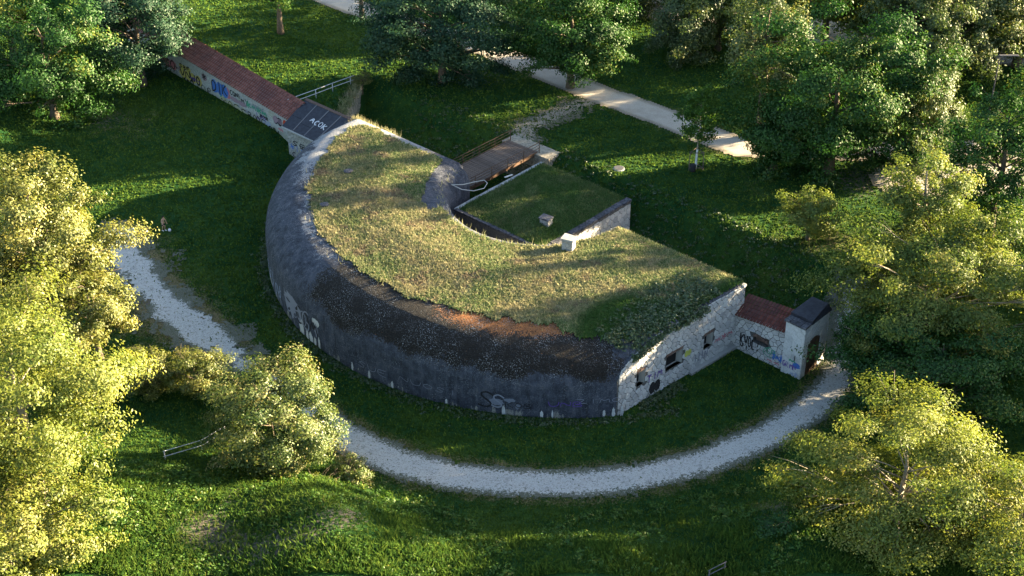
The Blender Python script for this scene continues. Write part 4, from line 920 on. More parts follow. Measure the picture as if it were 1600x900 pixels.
# ------------------------------------------------------------------ odds and ends by the notch
p0 = W(-6.6, 1.6, 4.6)
rail = tube('bent_rail', [W(-7.4, 3.9, 6.0), W(-6.5, 3.3, 5.5), W(-5.6, 2.5, 5.35), W(-5.0, 1.6, 5.5), W(-5.2, .9, 5.75), W(-5.9, .6, 5.7), W(-6.6, 1.4, 5.55), W(-7.0, 2.6, 5.6), W(-7.4, 3.85, 5.95)], .042, M['paleboard'])
tag(rail, 'bent pale metal rail loop bridging the gap at the left corner of the blockhouse', 'rail')
bd = link('loose_board', bev_box('loose_board', 1.1, .22, .06, .015), M['paleboard']); bd.location = W(-6.0, -3.2, BT + .22); bd.rotation_euler = (.06, .05, RZ + 1.45); tag(bd, 'loose pale board lying on the blockhouse edge near the footbridge', 'board')
mh = empty('manhole_cover', (11.5, 141.9, T1(11.5, 141.9)), 'round grey manhole cover in the shaded grass behind the blockhouse', 'manhole')
v, f = tube_vf([(0, 0, -.3), (0, 0, .10)], .62, 20); link('rim', pymesh('rim', v, f), M['stone2'], mh)
v, f = tube_vf([(0, 0, .05), (0, 0, .15)], .50, 20); link('cover', pymesh('cover', v, f), M['iron'], mh)
for k, (u, v_) in enumerate([(-15.5, 10.5), (-12.5, 16.5)]):
    rk = bmesh.new(); bmesh.ops.create_icosphere(rk, subdivisions=2, radius=.5); rg_ = random.Random(k)
    for q in rk.verts: q.co *= rg_.uniform(.8, 1.1); q.co.z *= .25
    me = bpy.data.meshes.new('vent_stub'); rk.to_mesh(me); rk.free(); o = rel(link('vent_stub', me, M['slab'], fort)); o.location = W(u, v_, float(roof_z(u, v_)) + .18)
# street lamp among the trees at the top right
lp = empty('street_lamp', (54.0, 153, T1(54.0, 153)), 'dark street lamp with flat arm among the trees at upper right', 'street lamp')
link('pole', pymesh('pole', *tube_vf([(0, 0, -.2), (0, 0, 4.0), (0, 0, 8.0)], [.11, .09, .06], 8)), M['iron'], lp)
o = link('lamp_head', bev_box('lamp_head', 2.2, .34, .14, .04), M['iron'], lp); o.location = (1.0, 0, 8.0)

# ------------------------------------------------------------------ trees
def crown_mesh(name, seed, rx, ry, rz, nleaf, leaf, ncl=46, clr=.27, low=.75, flat=.75, lobes=.22, asp=.5, mat=None, gap=0., tight=.37):
    nleaf = int(nleaf * 1.62); leaf = leaf * .76; ncl = int(ncl * 1.45); clr = clr * .92; r = np.random.default_rng(seed); k = np.arange(ncl) + .5; ph = np.arccos(1 - 2 * k / ncl); th = np.pi * (1 + 5 ** .5) * k
    d = np.stack([np.cos(th) * np.sin(ph), np.sin(th) * np.sin(ph), np.cos(ph)], -1) + r.normal(0, .16, (ncl, 3)); d /= np.linalg.norm(d, axis=1)[:, None]
    rad = r.uniform(.42, 1, ncl) ** .55 * (1 + lobes * r.normal(0, 1, ncl)); rad = np.clip(rad, .25, 1.12) * (1 - clr * .55)
    c = d * rad[:, None]; lowm = c[:, 2] < 0; c[lowm, 2] *= low
    cr = clr * r.uniform(.5, 1.4, ncl); ax = d * .8 + r.normal(0, .5, (ncl, 3)); ax /= np.linalg.norm(ax, axis=1)[:, None]
    w = cr ** 2 * r.uniform(1 - gap, 1, ncl); ci = r.choice(ncl, nleaf, p=w / w.sum())
    e = r.normal(0, 1, (nleaf, 3)); e /= np.linalg.norm(e, axis=1)[:, None]; e[:, 2] = np.where(e[:, 2] < 0, e[:, 2] * .55, e[:, 2])
    rr_ = r.random(nleaf) ** .42 * (1 + tight * .36 * r.normal(0, 1, nleaf))
    el = (e * ax[ci]).sum(1); e2 = e * .88 + ax[ci] * (el * .55)[:, None]; p = c[ci] + e2 * (cr[ci] * rr_)[:, None] * np.array([1.05, 1.05, flat]); tint_c = r.random(ncl)
    out = p / (np.linalg.norm(p, axis=1)[:, None] + .05); P = p * np.array([rx, ry, rz])
    nrm = e * .6 + out * .5 + np.array([0, 0, .30]) + r.normal(0, .38, (nleaf, 3)); nrm /= np.linalg.norm(nrm, axis=1)[:, None]
    t = r.normal(0, 1, (nleaf, 3)) + out * .5 - np.array([0, 0, .3]); t -= nrm * (t * nrm).sum(1)[:, None]; t /= np.linalg.norm(t, axis=1)[:, None]; b = np.cross(nrm, t)
    L = leaf * r.uniform(.65, 1.35, nleaf); Wd = L * asp * r.uniform(.8, 1.2, nleaf); fold = nrm * (L * .12)[:, None]
    q = np.stack([P + t * (L * .5)[:, None] - fold, P + b * (Wd * .5)[:, None] + fold * .4, P - t * (L * .5)[:, None] - fold, P - b * (Wd * .5)[:, None] + fold * .4], 1).reshape(-1, 3)
    me = npmesh(name, q, 4); fattr(me, 'tint', np.clip(.45 * tint_c[ci] + .55 * r.random(nleaf) + .12 * (rr_ - .6), 0, 1), 'FACE')
    if mat: me.materials.append(mat)
    return me, c * np.array([rx, ry, rz]), cr
def trunk_mesh(name, seed, base_drop, clumps, rt, nl=26, wob=.05, sides=7, leader=.55, rz=6, mat=None):
    """trunk from (0,0,-base_drop) up into the crown whose centre is the origin"""
    r = random.Random(seed); parts = []; top = rz * leader; n = 7; H = base_drop + top
    path = [Vector((0, 0, -base_drop - .4))]
    for k in range(1, n + 1): path.append(Vector((r.uniform(-wob, wob) * H * .5 * k / n, r.uniform(-wob, wob) * H * .5 * k / n, -base_drop + H * k / n)))
    rad = [rt * (1.35 if k == 0 else 1 - .88 * k / n) for k in range(n + 1)]; parts.append(tube_vf(path, rad, sides))
    idx = list(range(len(clumps))); r.shuffle(idx)
    for i in idx[:nl]:
        c = Vector(clumps[i]); zt = max(-base_drop + H * .22, min(top * .95, c.z - .35 * Vector((c.x, c.y, 0)).length - .3)); f = (zt + base_drop) / H * n; k = max(0, min(n - 1, int(f))); s = path[k].lerp(path[k + 1], f - k)
        if (c - s).length < .6: continue
        m1 = s.lerp(c, .35) + Vector((r.uniform(-.3, .3), r.uniform(-.3, .3), r.uniform(.0, .5))); m2 = s.lerp(c, .7) + Vector((r.uniform(-.4, .4), r.uniform(-.4, .4), r.uniform(0, .5)))
        rb = max(.035, rt * .42 * (1 - k / n)); parts.append(tube_vf([s, m1, m2, c], [rb, rb * .7, rb * .42, .015], 5))
        for _ in range(2):
            e = c + Vector((r.uniform(-1, 1), r.uniform(-1, 1), r.uniform(.1, 1))) * 1.1; parts.append(tube_vf([m2, m2.lerp(e, .6) + Vector((0, 0, .15)), e], [rb * .35, rb * .22, .01], 4))
    v, f = join_vf(parts); me = pymesh(name, v, f, True)
    if mat: me.materials.append(mat)
    return me
def tree(name, label, cx, cy, cz, rx, ry, rz, nleaf, leaf, sp, seed, group=None, cat='tree', rt=None, bark='bark', **kw):
    g = T1(cx, cy); leader = kw.pop('leader', .55); nl = kw.pop('nl', 26)
    root = empty(name, (cx, cy, g), label, cat, group); cm, cl, cr = crown_mesh('crown', seed, rx, ry, rz, nleaf, leaf, mat=LEAF[sp], **kw)
    o = link('crown', cm, None, root); o.location = (0, 0, cz - g)
    tm = trunk_mesh('trunk', seed + 1, max(cz - g, .5), cl, rt or .028 * (cz - g + rz) + .05, nl=nl, rz=rz, leader=leader, mat=M[bark]); o = link('trunk', tm, None, root); o.location = (0, 0, cz - g)
    return root
def copy_tree(o, loc, rz, sc, label, group=None):
    r = o.copy(); C.objects.link(r); r.location = loc; r.rotation_euler = (0, 0, rz); r.scale = sc if isinstance(sc, tuple) else (sc, sc, sc); r['label'] = label
    if group: r['group'] = group
    for ch_ in o.children:
        c = ch_.copy(); C.objects.link(c); c.parent = r
    return r
GR_L = 'trees at the left edge'; GR_B = 'trees at the bottom right'; GR_P = 'park trees behind the path'
# left edge
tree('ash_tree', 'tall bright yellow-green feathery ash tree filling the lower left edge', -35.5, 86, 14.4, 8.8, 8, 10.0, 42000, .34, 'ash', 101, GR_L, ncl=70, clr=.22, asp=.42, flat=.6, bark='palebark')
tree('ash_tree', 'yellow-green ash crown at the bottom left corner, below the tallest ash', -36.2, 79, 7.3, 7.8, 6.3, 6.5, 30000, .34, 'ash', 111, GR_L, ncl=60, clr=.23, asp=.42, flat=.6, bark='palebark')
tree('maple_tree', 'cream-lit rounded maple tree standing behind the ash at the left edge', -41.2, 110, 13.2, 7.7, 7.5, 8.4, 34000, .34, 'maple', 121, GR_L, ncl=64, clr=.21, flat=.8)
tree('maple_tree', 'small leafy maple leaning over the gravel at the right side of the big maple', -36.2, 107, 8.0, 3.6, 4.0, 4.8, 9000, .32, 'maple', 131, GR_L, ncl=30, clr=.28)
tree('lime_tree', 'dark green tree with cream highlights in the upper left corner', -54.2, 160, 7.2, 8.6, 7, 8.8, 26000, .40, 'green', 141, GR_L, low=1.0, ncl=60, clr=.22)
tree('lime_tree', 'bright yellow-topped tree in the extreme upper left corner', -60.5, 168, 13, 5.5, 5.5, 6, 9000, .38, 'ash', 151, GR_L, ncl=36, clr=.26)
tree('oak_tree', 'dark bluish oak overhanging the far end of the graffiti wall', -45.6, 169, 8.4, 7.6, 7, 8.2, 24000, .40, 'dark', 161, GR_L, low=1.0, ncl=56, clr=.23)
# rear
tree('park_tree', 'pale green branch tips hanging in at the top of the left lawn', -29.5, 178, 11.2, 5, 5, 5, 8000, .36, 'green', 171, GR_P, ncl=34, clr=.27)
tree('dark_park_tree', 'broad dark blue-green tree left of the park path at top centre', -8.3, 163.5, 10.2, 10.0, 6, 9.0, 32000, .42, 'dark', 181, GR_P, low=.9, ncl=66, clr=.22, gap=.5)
tree('young_park_tree', 'young dark park tree between lawn and path at the top edge', -19.6, 183.5, 9.5, 3.2, 3.2, 4.5, 5000, .36, 'dark', 187, GR_P, ncl=24, clr=.3, nl=12)
tree('park_tree', 'green oak with yellow-tipped leaves over the middle of the park path', 6.9, 162, 9.4, 8.0, 4.4, 9.0, 26000, .38, 'green', 191, GR_P, low=.6, ncl=60, clr=.22, gap=.4)
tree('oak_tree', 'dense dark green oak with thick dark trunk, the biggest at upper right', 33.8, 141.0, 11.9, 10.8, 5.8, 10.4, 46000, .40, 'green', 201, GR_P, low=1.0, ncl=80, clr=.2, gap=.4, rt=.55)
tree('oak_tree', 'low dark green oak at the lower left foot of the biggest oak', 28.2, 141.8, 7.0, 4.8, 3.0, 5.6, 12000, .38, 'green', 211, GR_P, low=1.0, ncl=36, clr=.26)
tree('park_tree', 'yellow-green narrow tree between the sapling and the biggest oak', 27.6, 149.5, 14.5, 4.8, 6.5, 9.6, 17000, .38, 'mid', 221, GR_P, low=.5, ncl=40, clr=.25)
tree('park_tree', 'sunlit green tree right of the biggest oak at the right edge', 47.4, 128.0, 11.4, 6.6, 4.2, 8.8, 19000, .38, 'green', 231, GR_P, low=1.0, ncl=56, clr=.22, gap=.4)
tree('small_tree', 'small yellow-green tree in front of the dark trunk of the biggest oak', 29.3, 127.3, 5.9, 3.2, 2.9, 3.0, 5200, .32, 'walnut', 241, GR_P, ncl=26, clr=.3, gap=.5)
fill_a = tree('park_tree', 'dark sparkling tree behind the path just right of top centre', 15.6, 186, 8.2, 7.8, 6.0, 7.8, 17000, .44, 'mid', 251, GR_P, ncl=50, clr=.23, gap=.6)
fill_b = tree('park_tree', 'brown-green tree with yellow sunlit leaves in the upper right corner', 52.6, 164, 11.0, 8, 6.2, 9.3, 19000, .44, 'mid', 261, GR_P, ncl=54, clr=.22, gap=.6)
fill_c = tree('park_tree', 'yellowish tree at the top edge above the sapling', 25.6, 173, 9.4, 6.4, 5.6, 7.4, 13000, .44, 'walnut', 271, GR_P, ncl=44, clr=.24, gap=.6)
for src, x, y, rz, sc, lab in [
    (fill_a, 21.6, 171, 1.1, .82, 'dark low tree behind the path directly above the sapling'),
    (fill_b, 46.2, 161, 2.2, (.98, .7, .98), 'tree with forked dark trunk at the top edge, left of the upper right corner'),
    (fill_c, 39.5, 176, 3.0, 1.15, 'yellow-dappled tree at the top edge above the biggest oak'),
    (fill_a, 44.2, 142.5, 4.0, (.72, .5, .95), 'dark tree directly behind the right shoulder of the biggest oak'),
    (fill_b, 61.5, 168, .7, 1.05, 'pale sunlit tree at the very upper right corner'),
    (fill_a, 4.5, 184, 2.6, 1.0, 'shaded tree at the top edge right of the broad dark tree'),
    (fill_b, 33, 192, 5.0, 1.0, 'far tree at the top edge behind the yellowish trees'),
    (fill_a, 53, 176, .2, 1.15, 'far dark tree at the top edge near the upper right corner'),
    (fill_c, 62.5, 153, .9, .6, 'sunlit tree cut by the right edge below the corner'),
    (fill_a, 12, 197, 5.5, 1.1, 'most distant tree at the top edge right of centre'),
    ]:
    copy_tree(src, (x, y, T1(x, y)), rz, sc, lab)
# unseen trees towards the sun, placed and stretched to cast shade on the fort
rw_ = random.Random(77)
SHADE_TREES = [(64, 106.5, (.8, .75, 1.5)), (72, 110, (.85, .8, 1.6)), (80, 113, (.9, .85, 1.7)), (63, 121.5, (.7, .75, 1.25)), (84, 118, .95), (98, 114, 1.05),
        (70, 172, .8), (84, 180, 1.0), (94, 190, 1.2), (76, 192, 1.0), (62, 186, .7), (90, 168, .9), (108, 184, 1.3), (66, 200, .9), (112, 198, 1.3)]
for k, (x, y, sc) in enumerate(SHADE_TREES):
    copy_tree((fill_a, fill_b, fill_c)[k % 3], (x, y, T1(x, y)), rw_.uniform(0, 6), sc, 'unseen woodland tree outside the picture to the right, placed to cast shade', 'unseen shade trees beyond the right edge')
# right foreground
tree('walnut_tree', 'big light yellow-green walnut tree hiding the gate tower at right', 37.3, 110.5, 8.2, 9.9, 8.6, 8.2, 52000, .34, 'walnut', 301, GR_B, ncl=84, clr=.18, asp=.45, bark='palebark', gap=.45, nl=50)
tree('walnut_tree', 'tall sparse walnut with pale bare branches rising above the big walnut', 37.0, 117, 13.2, 4.5, 4.2, 5.6, 9000, .34, 'walnut', 311, GR_B, ncl=34, clr=.24, bark='palebark', nl=34, gap=.5)
tree('dark_tree', 'dark green shaded tree between the walnut and the bottom right ash', 36.3, 102.5, 4.6, 9.3, 6.0, 5.8, 28000, .34, 'green', 321, GR_B, ncl=60, clr=.21)
tree('ash_tree', 'large feathery yellow ash crown with pale forked branches at bottom right', 29.0, 85.3, 7.0, 9.8, 7.6, 7.4, 48000, .32, 'ash', 331, GR_B, ncl=80, clr=.2, asp=.4, flat=.6, bark='palebark', gap=.3, nl=50)
tree('ash_tree', 'yellow ash crown cut off by the bottom right corner', 36.5, 80.5, 6.6, 6, 5.5, 6.6, 17000, .32, 'ash', 341, GR_B, ncl=46, clr=.24, asp=.4, flat=.6, bark='palebark')
# bushes
def bush(label, x, y, cz, rx, ry, rz, n, leaf, sp, seed, **kw): return tree('bush', label, x, y, cz, rx, ry, rz, n, leaf, sp, seed, 'bushes below the gravel path', 'bush', rt=.1, tight=.34, **kw)
bush('large rounded bush with creamy right side standing in front of the gravel path', -19.4, 95.6, 5.0, 5.9, 5.0, 6.2, 36000, .27, 'shrub', 401, ncl=70, clr=.21, low=.9, lobes=.14)
bush('dome-shaped yellow bush, left one of the pair behind the big bush', -32.2, 106, 2.3, 2.9, 2.7, 2.8, 8000, .24, 'maple', 411, ncl=36, clr=.28, low=.9, lobes=.12)
bush('brownish yellow bush, right one of the pair behind the big bush', -27.4, 105.4, 2.4, 3.2, 2.8, 2.6, 8500, .24, 'maple', 421, ncl=36, clr=.28, low=.9, lobes=.12)
bush('dark green bush beside the wooden door at the end of the gravel path', 31.6, 108.4, 3.9, 2.9, 2.5, 4.2, 11000, .3, 'green', 471, ncl=36, clr=.27, low=.9)
bush('low reddish-tipped bush at the right foot of the big bush', -13.2, 93.9, 1.2, 2.0, 1.6, 1.6, 3600, .2, 'shrub', 431, ncl=26, clr=.28, low=.9)
bush('pale low bush at the front foot of the big bush', -15.6, 91.5, 1.5, 1.5, 1.2, 1.3, 2200, .2, 'maple', 441, ncl=20, clr=.3)
bush('dark green bush below the lit ash at bottom right', 20.8, 83.0, 3.6, 3.4, 2.6, 2.4, 7000, .26, 'green', 451, ncl=34, clr=.27)
bush('pale flowering bush at the end of the cross wall handrail', -17.9, 163.2, 3.6, 1.3, 1.2, .9, 1500, .2, 'maple', 461, ncl=16, clr=.34)
# staked sapling
sp_ = empty('sapling', (19.7, 141.8, T1(19.7, 141.8)), 'staked sapling with white-painted trunk on the sunny strip beside the park path', 'sapling')
parts = [tube_vf([(0, 0, 0), (.05, 0, 3.0), (.1, 0, 6), (.12, .05, 9)], [.09, .075, .05, .02], 6)]
rs = random.Random(6); leafc = []
for k in range(22):
    zz = 3.2 + 5.6 * (k / 22); a = k * 2.4; ln = (2.3 if zz < 5.5 else 2.0) * (1 - .12 * abs(zz - 6)) * rs.uniform(.7, 1.1) * (1.0 if zz < 7.6 else .6); e = (math.cos(a) * ln, math.sin(a) * ln, zz + .5 + rs.uniform(-.2, .4)); parts.append(tube_vf([(.06, 0, zz), (e[0] * .5, e[1] * .5, zz + .45), e], [.03, .02, .008], 4)); leafc.append(e); leafc.append((e[0] * .6, e[1] * .6, zz + .5))
link('trunk', pymesh('trunk', *join_vf(parts), True), M['palebark'], sp_)
rl = np.random.default_rng(8); lc = np.array(leafc); ci = rl.integers(0, len(lc), 5200); P = lc[ci] + rl.normal(0, .25, (5200, 3)); nn = rl.normal(0, .6, (5200, 3)) + [0, 0, .6]; nn /= np.linalg.norm(nn, axis=1)[:, None]; tt = rl.normal(0, 1, (5200, 3)); tt -= nn * (tt * nn).sum(1)[:, None]; tt /= np.linalg.norm(tt, axis=1)[:, None]; bb_ = np.cross(nn, tt)
q = np.stack([P + tt * .15, P + bb_ * .08, P - tt * .15, P - bb_ * .08], 1).reshape(-1, 3); me = npmesh('crown', q, 4); fattr(me, 'tint', rl.random(5200) * .8, 'FACE'); link('crown', me, LEAF['weed'], sp_)
link('trunk_paint', pymesh('trunk_paint', *tube_vf([(0, 0, .05), (.04, 0, 2.4)], [.125, .105], 8)), M['white'], sp_)
fr_ = empty('tree_stake_frame', (19.7, 141.8, T1(19.7, 141.8)), 'brown three-post stake frame round the sapling trunk', 'stake frame')
sp3 = [(-.75, -.35), (.75, -.35), (0.05, .8)]
for (x, y) in sp3: link('stake', pymesh('stake', *tube_vf([(x, y, -.2), (x * .97, y * .97, 2.3)], .06, 6)), M['wood'], fr_)
for i in range(3):
    for zz in (2.15, .35):
        a, b = sp3[i], sp3[(i + 1) % 3]; link('crossbar', pymesh('crossbar', *tube_vf([(a[0], a[1], zz), (b[0], b[1], zz)], .045, 5)), M['wood'], fr_)
md = bmesh.new(); bmesh.ops.create_circle(md, cap_ends=True, segments=22, radius=1.35)
me = bpy.data.meshes.new('mulch_disc'); 
bmesh.ops.inset_region(md, faces=md.faces[:], thickness=.4); 
for q_ in md.verts: q_.co.z = .12 if q_.co.length < 1.1 else -.06
md.to_mesh(me); md.free(); o = link('mulch_disc', me, M['mulch']); o.location = (19.7, 141.8, T1(19.7, 141.8) + .02); tag(o, 'dark round mulch bed under the staked sapling', 'mulch bed')
v, f = tube_vf([(0, 0, 0), (0, 0, .12), (0, 0, .7), (0, 0, .78)], [.26, .28, .33, .29], 14); o = link('bucket', pymesh('bucket', v, f, True), M['plastic']); o.location = (19.35, 141.3, T1(19.35, 141.3) + .05); tag(o, 'black bucket standing between the stakes of the sapling', 'bucket')

# ------------------------------------------------------------------ person and ball
px_, py_ = -36.3, 134.3; pz = T1(px_, py_)
per = empty('person', (px_, py_, pz), 'bare-chested person in black shorts standing on the shaded lawn beside a ball', 'person', rz=R(-35))
def skin_mesh(name, V_, E_, rad, root=0, lv=1):
    me = bpy.data.meshes.new(name); me.from_pydata(V_, E_, []); ob = bpy.data.objects.new(name, me); C.objects.link(ob)
    md_ = ob.modifiers.new('skin', 'SKIN'); md_.use_smooth_shade = True
    for i, s in enumerate(me.skin_vertices[0].data): s.radius = (rad[i], rad[i]) if not isinstance(rad[i], tuple) else rad[i]; s.use_root = (i == root)
    sb = ob.modifiers.new('sub', 'SUBSURF'); sb.levels = lv; sb.render_levels = lv
    dg = bpy.context.evaluated_depsgraph_get(); nm = bpy.data.meshes.new_from_object(ob.evaluated_get(dg)); bpy.data.objects.remove(ob); return nm
BV = [(0, 0, .92), (0, .02, 1.10), (.02, .03, 1.28), (.05, .03, 1.42), (.08, .03, 1.52), (.10, .04, 1.60), (.11, .05, 1.70)]
BR = [(.15, .11), (.125, .095), (.15, .10), (.11, .08), (.052, .052), (.08, .092), (.085, .095)]
BE = [(i, i + 1) for i in range(6)]
def limb(root_i, pts_, rads):
    p = root_i
    for q, r_ in zip(pts_, rads): BV.append(q); BR.append(r_); BE.append((p, len(BV) - 1)); p = len(BV) - 1
    return p
for s in (1, -1):                                                   # legs (x: facing), y: side
    k = limb(0, [(0, .10 * s, .86), (.03 + .05 * s, .11 * s, .48), (-.05 + .08 * s, .11 * s, .09), (.0 + .08 * s, .12 * s, .04), (.13 + .08 * s, .13 * s, .03)], [.095, .06, .042, .042, .03])
    w = limb(3, [(.06, .20 * s, 1.42), (.10 + .04 * s, .27 * s, 1.16), (.24, .25 * s + .0, .95), (.29, .245 * s, .90)], [.058, .042, .031, .030])
    for j, (dx, dy, ln) in enumerate([(.0, .030, .085), (.012, .012, .095), (.012, -.006, .09), (.006, -.024, .07)]):
        limb(w, [(.30 + dx, .245 * s + dy, .87), (.315 + dx, .245 * s + dy * 1.1, .87 - ln * .5), (.31 + dx, .245 * s + dy * 1.15, .87 - ln)], [.010, .009, .007])
    limb(w, [(.325, .245 * s - .02 * s, .885), (.345, .245 * s - .035 * s, .855)], [.011, .009])
link('body', skin_mesh('body', BV, BE, BR), M['skin'], per)
SV = [(0, 0, .98), (0, 0, .9), (0, .10, .84), (.04, .115, .60), (0, -.10, .84), (-.01, -.115, .60)]
link('shorts', skin_mesh('shorts', SV, [(0, 1), (1, 2), (2, 3), (1, 4), (4, 5)], [(.175, .135), (.185, .145), .145, .13, .145, .13]), M['shorts'], per)
bmh = bmesh.new(); bmesh.ops.create_icosphere(bmh, subdivisions=2, radius=.108)
for q_ in bmh.verts: q_.co.z *= .95; q_.co.x -= .012
me = bpy.data.meshes.new('hair'); bmh.to_mesh(me); bmh.free(); o = link('hair', me, M['hair'], per); o.location = (.095, .045, 1.70)
for s in (1, -1):
    o = link('shoe', bev_box('shoe', .27, .10, .09, .03), M['white'], per); o.location = (.05 + .08 * s, .125 * s, 0)
bx_, by_ = px_ + .62, py_ - .15
ball = empty('ball', (bx_, by_, T1(bx_, by_) + .17), 'white ball with violet patches on the grass at the person\'s feet', 'ball')
bmb = bmesh.new(); bmesh.ops.create_icosphere(bmb, subdivisions=3, radius=.17); me = bpy.data.meshes.new('ball_skin'); bmb.to_mesh(me); bmb.free(); me.polygons.foreach_set('use_smooth', [True] * len(me.polygons)); link('ball_skin', me, M['ball'], ball)
for k, d_ in enumerate([(0, 0, 1), (-.8, -.3, .5), (.7, -.6, .35), (0, .9, .4), (-.3, -.9, .1), (.9, .4, 0)]):
    dv = Vector(d_).normalized(); a_ = dv.orthogonal().normalized(); c_ = dv.cross(a_); ring = [(dv + (a_ * math.cos(t) + c_ * math.sin(t)) * .32).normalized() * .174 for t in [2 * math.pi * j / 5 for j in range(5)]]
    link('ball_patch', pymesh('ball_patch', [dv * .176] + ring, [(0, j + 1, (j + 1) % 5 + 1) for j in range(5)]), M['ballpatch'], ball)

# ------------------------------------------------------------------ grass, weeds, ivy (uncountable)
rg = np.random.default_rng(21); n = 400000
yy = 78 + (192 - 78) * rg.random(n) ** 1.25; xx = rg.uniform(-1, 1, n) * (yy * .40 + 8)
u, v = UV(xx, yy); dA, dF, dL, dRr, dn = dists(u, v)
infort = (dA > -.1) & (dF > -.1) & (dL > -.1) & (dRr > -.1) & (dn > -.1)
ok = ~infort & ~((u > bu0) & (u < bu1) & (v > bv0) & (v < bv1)) & (seg_dist(xx, yy, UPPATH) > 2.3)
dl = seg_dist(xx, yy, LOWPATH); ok &= (dl > low_half(xx, yy) - .1) | (rg.random(n) < np.where(yy > 110, .25, .015))
ok &= ~((u > l0) & (u < l1) & (v > -1) & (v < LV)) & ~((u > g0) & (u < g1) & (v < gv1) & (v > gv0)) & (rg.random(n) > soil_at(xx, yy) * 1.1)
xx, yy = xx[ok], yy[ok]; zz = tz(xx, yy); bp = np.stack([xx, yy, zz], -1)
tall = np.clip(.25 + 1.6 * sstep(92, 84, yy) * sstep(.35, .7, fbm(xx * .25, yy * .25, 61, 3)) + .5 * (fbm(xx * .3, yy * .3, 63, 3) - .4), .2, 2)
bl = blades(bp, .13, .27, np.interp(yy, [85, 130, 180], [.07, .12, .17]), rg, .5); bl3 = bl.reshape(-1, 3, 3); bl3[:, 2] = bp + (bl3[:, 2] - bp) * (.6 + tall)[:, None]; bl = bl3.reshape(-1, 3)
me = npmesh('grass', bl, 3); fattr(me, 'tint', rg.random(len(bp)) ** 2, 'FACE'); fattr(me, 'dry', np.repeat(dry_at(xx, yy), 3)); tag(link('grass', me, M['blades']), kind='stuff')
def weeds(name, centers, rad, h, nl, leaf, mat, seed):
    r = np.random.default_rng(seed); c = np.asarray(centers); k = len(c); ci = np.repeat(np.arange(k), nl); nL = k * nl; sc = r.uniform(.5, 1.3, k)[ci]
    e = r.normal(0, 1, (nL, 3)); e /= np.linalg.norm(e, axis=1)[:, None]; P = c[ci] + e * (r.random(nL) ** .5 * sc)[:, None] * np.array([rad, rad, h]); P[:, 2] = np.maximum(P[:, 2], c[ci, 2] - .05)
    nn = e * .5 + [0, 0, .7] + r.normal(0, .5, (nL, 3)); nn /= np.linalg.norm(nn, axis=1)[:, None]; t = r.normal(0, 1, (nL, 3)); t -= nn * (t * nn).sum(1)[:, None]; t /= np.linalg.norm(t, axis=1)[:, None]; b = np.cross(nn, t); L = leaf * r.uniform(.6, 1.4, nL)[:, None]
    q = np.stack([P + t * L * .5, P + b * L * .3, P - t * L * .5, P - b * L * .3], 1).reshape(-1, 3); m_ = npmesh(name, q, 4); fattr(m_, 'tint', np.clip(.6 * r.random(k)[ci] + .4 * r.random(nL), 0, 1), 'FACE'); m_.materials.append(mat); return m_
# rough herbs on the near bank
r = np.random.default_rng(31); n = 2600; x = r.uniform(-34, 24, n); y = r.uniform(78, 93, n); keep = (np.interp(x, XO, YO) - 2.2 > y) & (fbm(x * .3, y * .3, 71, 3) > .47) & (soil_at(x, y) < .4); x, y = x[keep], y[keep]
tag(link('weeds', weeds('weeds', np.stack([x, y, tz(x, y) + .12], -1), .42, .32, 26, .19, LEAF['weed'], 32)), kind='stuff')
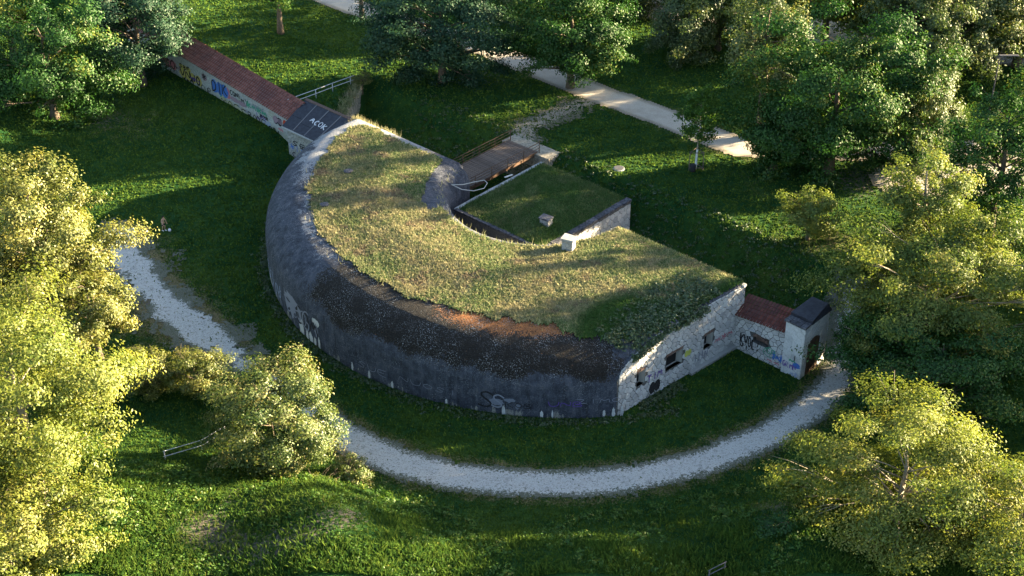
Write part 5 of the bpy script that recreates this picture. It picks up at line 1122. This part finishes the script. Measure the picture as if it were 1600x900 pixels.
# herbs along the foot of the fort and of the rear ditch
cs = []
for k in range(900):
    a = math.radians(r.uniform(30, 170)); d = abs(r.normal(0, .5)); p = W(CU + (AR + .15 + d) * math.cos(a), CV + (AR + .15 + d) * math.sin(a)); cs.append((p.x, p.y, T1(p.x, p.y) + .05))
for k in range(120):
    s = r.uniform(9, 14); p = flank_frame(s, 0, .2 + abs(r.normal(0, .6))); cs.append((p.x, p.y, T1(p.x, p.y) + .1))
for k in range(600):
    uu_ = r.uniform(-28, 33); vv_ = r.uniform(-14, -8.5); p = W(uu_, vv_)
    if not (-14.5 < uu_ < -7 or (bu0 - .3 < uu_ < bu1 + .3 and vv_ > bv0 - .3)): cs.append((p.x, p.y, T1(p.x, p.y) + .1))
tag(link('ground_cover', weeds('ground_cover', cs, .35, .22, 18, .17, LEAF['ivy'], 33)), kind='stuff')
# ivy and dry stalks spilling over the shoulder above the stone flank
cs = []
for k in range(620):
    u = r.uniform(20.5, 25.2); v = r.uniform(3, 15.2); q = dists(np.array([u]), np.array([v]))
    if q[0][0] < 1.4 or q[1][0] < -.0: continue
    if q[1][0] > 2.6 and r.random() < .7: continue
    p = W(u, v); cs.append((p.x, p.y, float(roof_z(u, v)) + .12))
for k in range(150):
    s = r.uniform(5.5, 14.6); p = flank_frame(s, flank_top(s) - abs(r.normal(0, .28)), .16); cs.append(tuple(p))
o = tag(link('ivy', weeds('ivy', cs, .5, .3, 26, .2, LEAF['ivy'], 34), None, fort), kind='stuff'); rel(o)
# tall dry stalks along the rim
cs = []
for (u, v, m_) in [(-25.3, .8, 120), (-24.2, .5, 60), (-22.3, .5, 40), (-20.3, .4, 60), (-18.8, .4, 30)]:
    for k in range(m_): 
        a, b = u + r.normal(0, .5), v + abs(r.normal(0, .25)); p = W(a, b); cs.append((p.x, p.y, float(roof_z(a, max(b, .05)))))
for k in range(170):
    a = math.radians(min(max(r.normal(r.choice([55, 68, 92, 104, 121, 138]), 3), 42), 150)); d = 4.7 + r.normal(0, .5); uu_, vv_ = CU + (AR - d) * math.cos(a), CV + (AR - d) * math.sin(a); p = W(uu_, vv_); cs.append((p.x, p.y, float(roof_z(uu_, vv_))))
for k in range(160):
    a = math.radians(r.uniform(20, 170)); d = .9 + r.normal(0, .25); uu_, vv_ = NU + (NR + d) * math.cos(a), NV + (NR + d) * math.sin(a); p = W(uu_, vv_); cs.append((p.x, p.y, float(roof_z(uu_, vv_))))
cs = np.array(cs); bl = blades(cs, .25, .7, .03, r, .4); me = npmesh('dry_stalks', bl, 3); fattr(me, 'tint', r.random(len(cs)) * .5 + .5, 'FACE'); fattr(me, 'lush', np.zeros(len(bl))); rel(tag(link('dry_stalks', me, M['rblades'], fort), kind='stuff'))
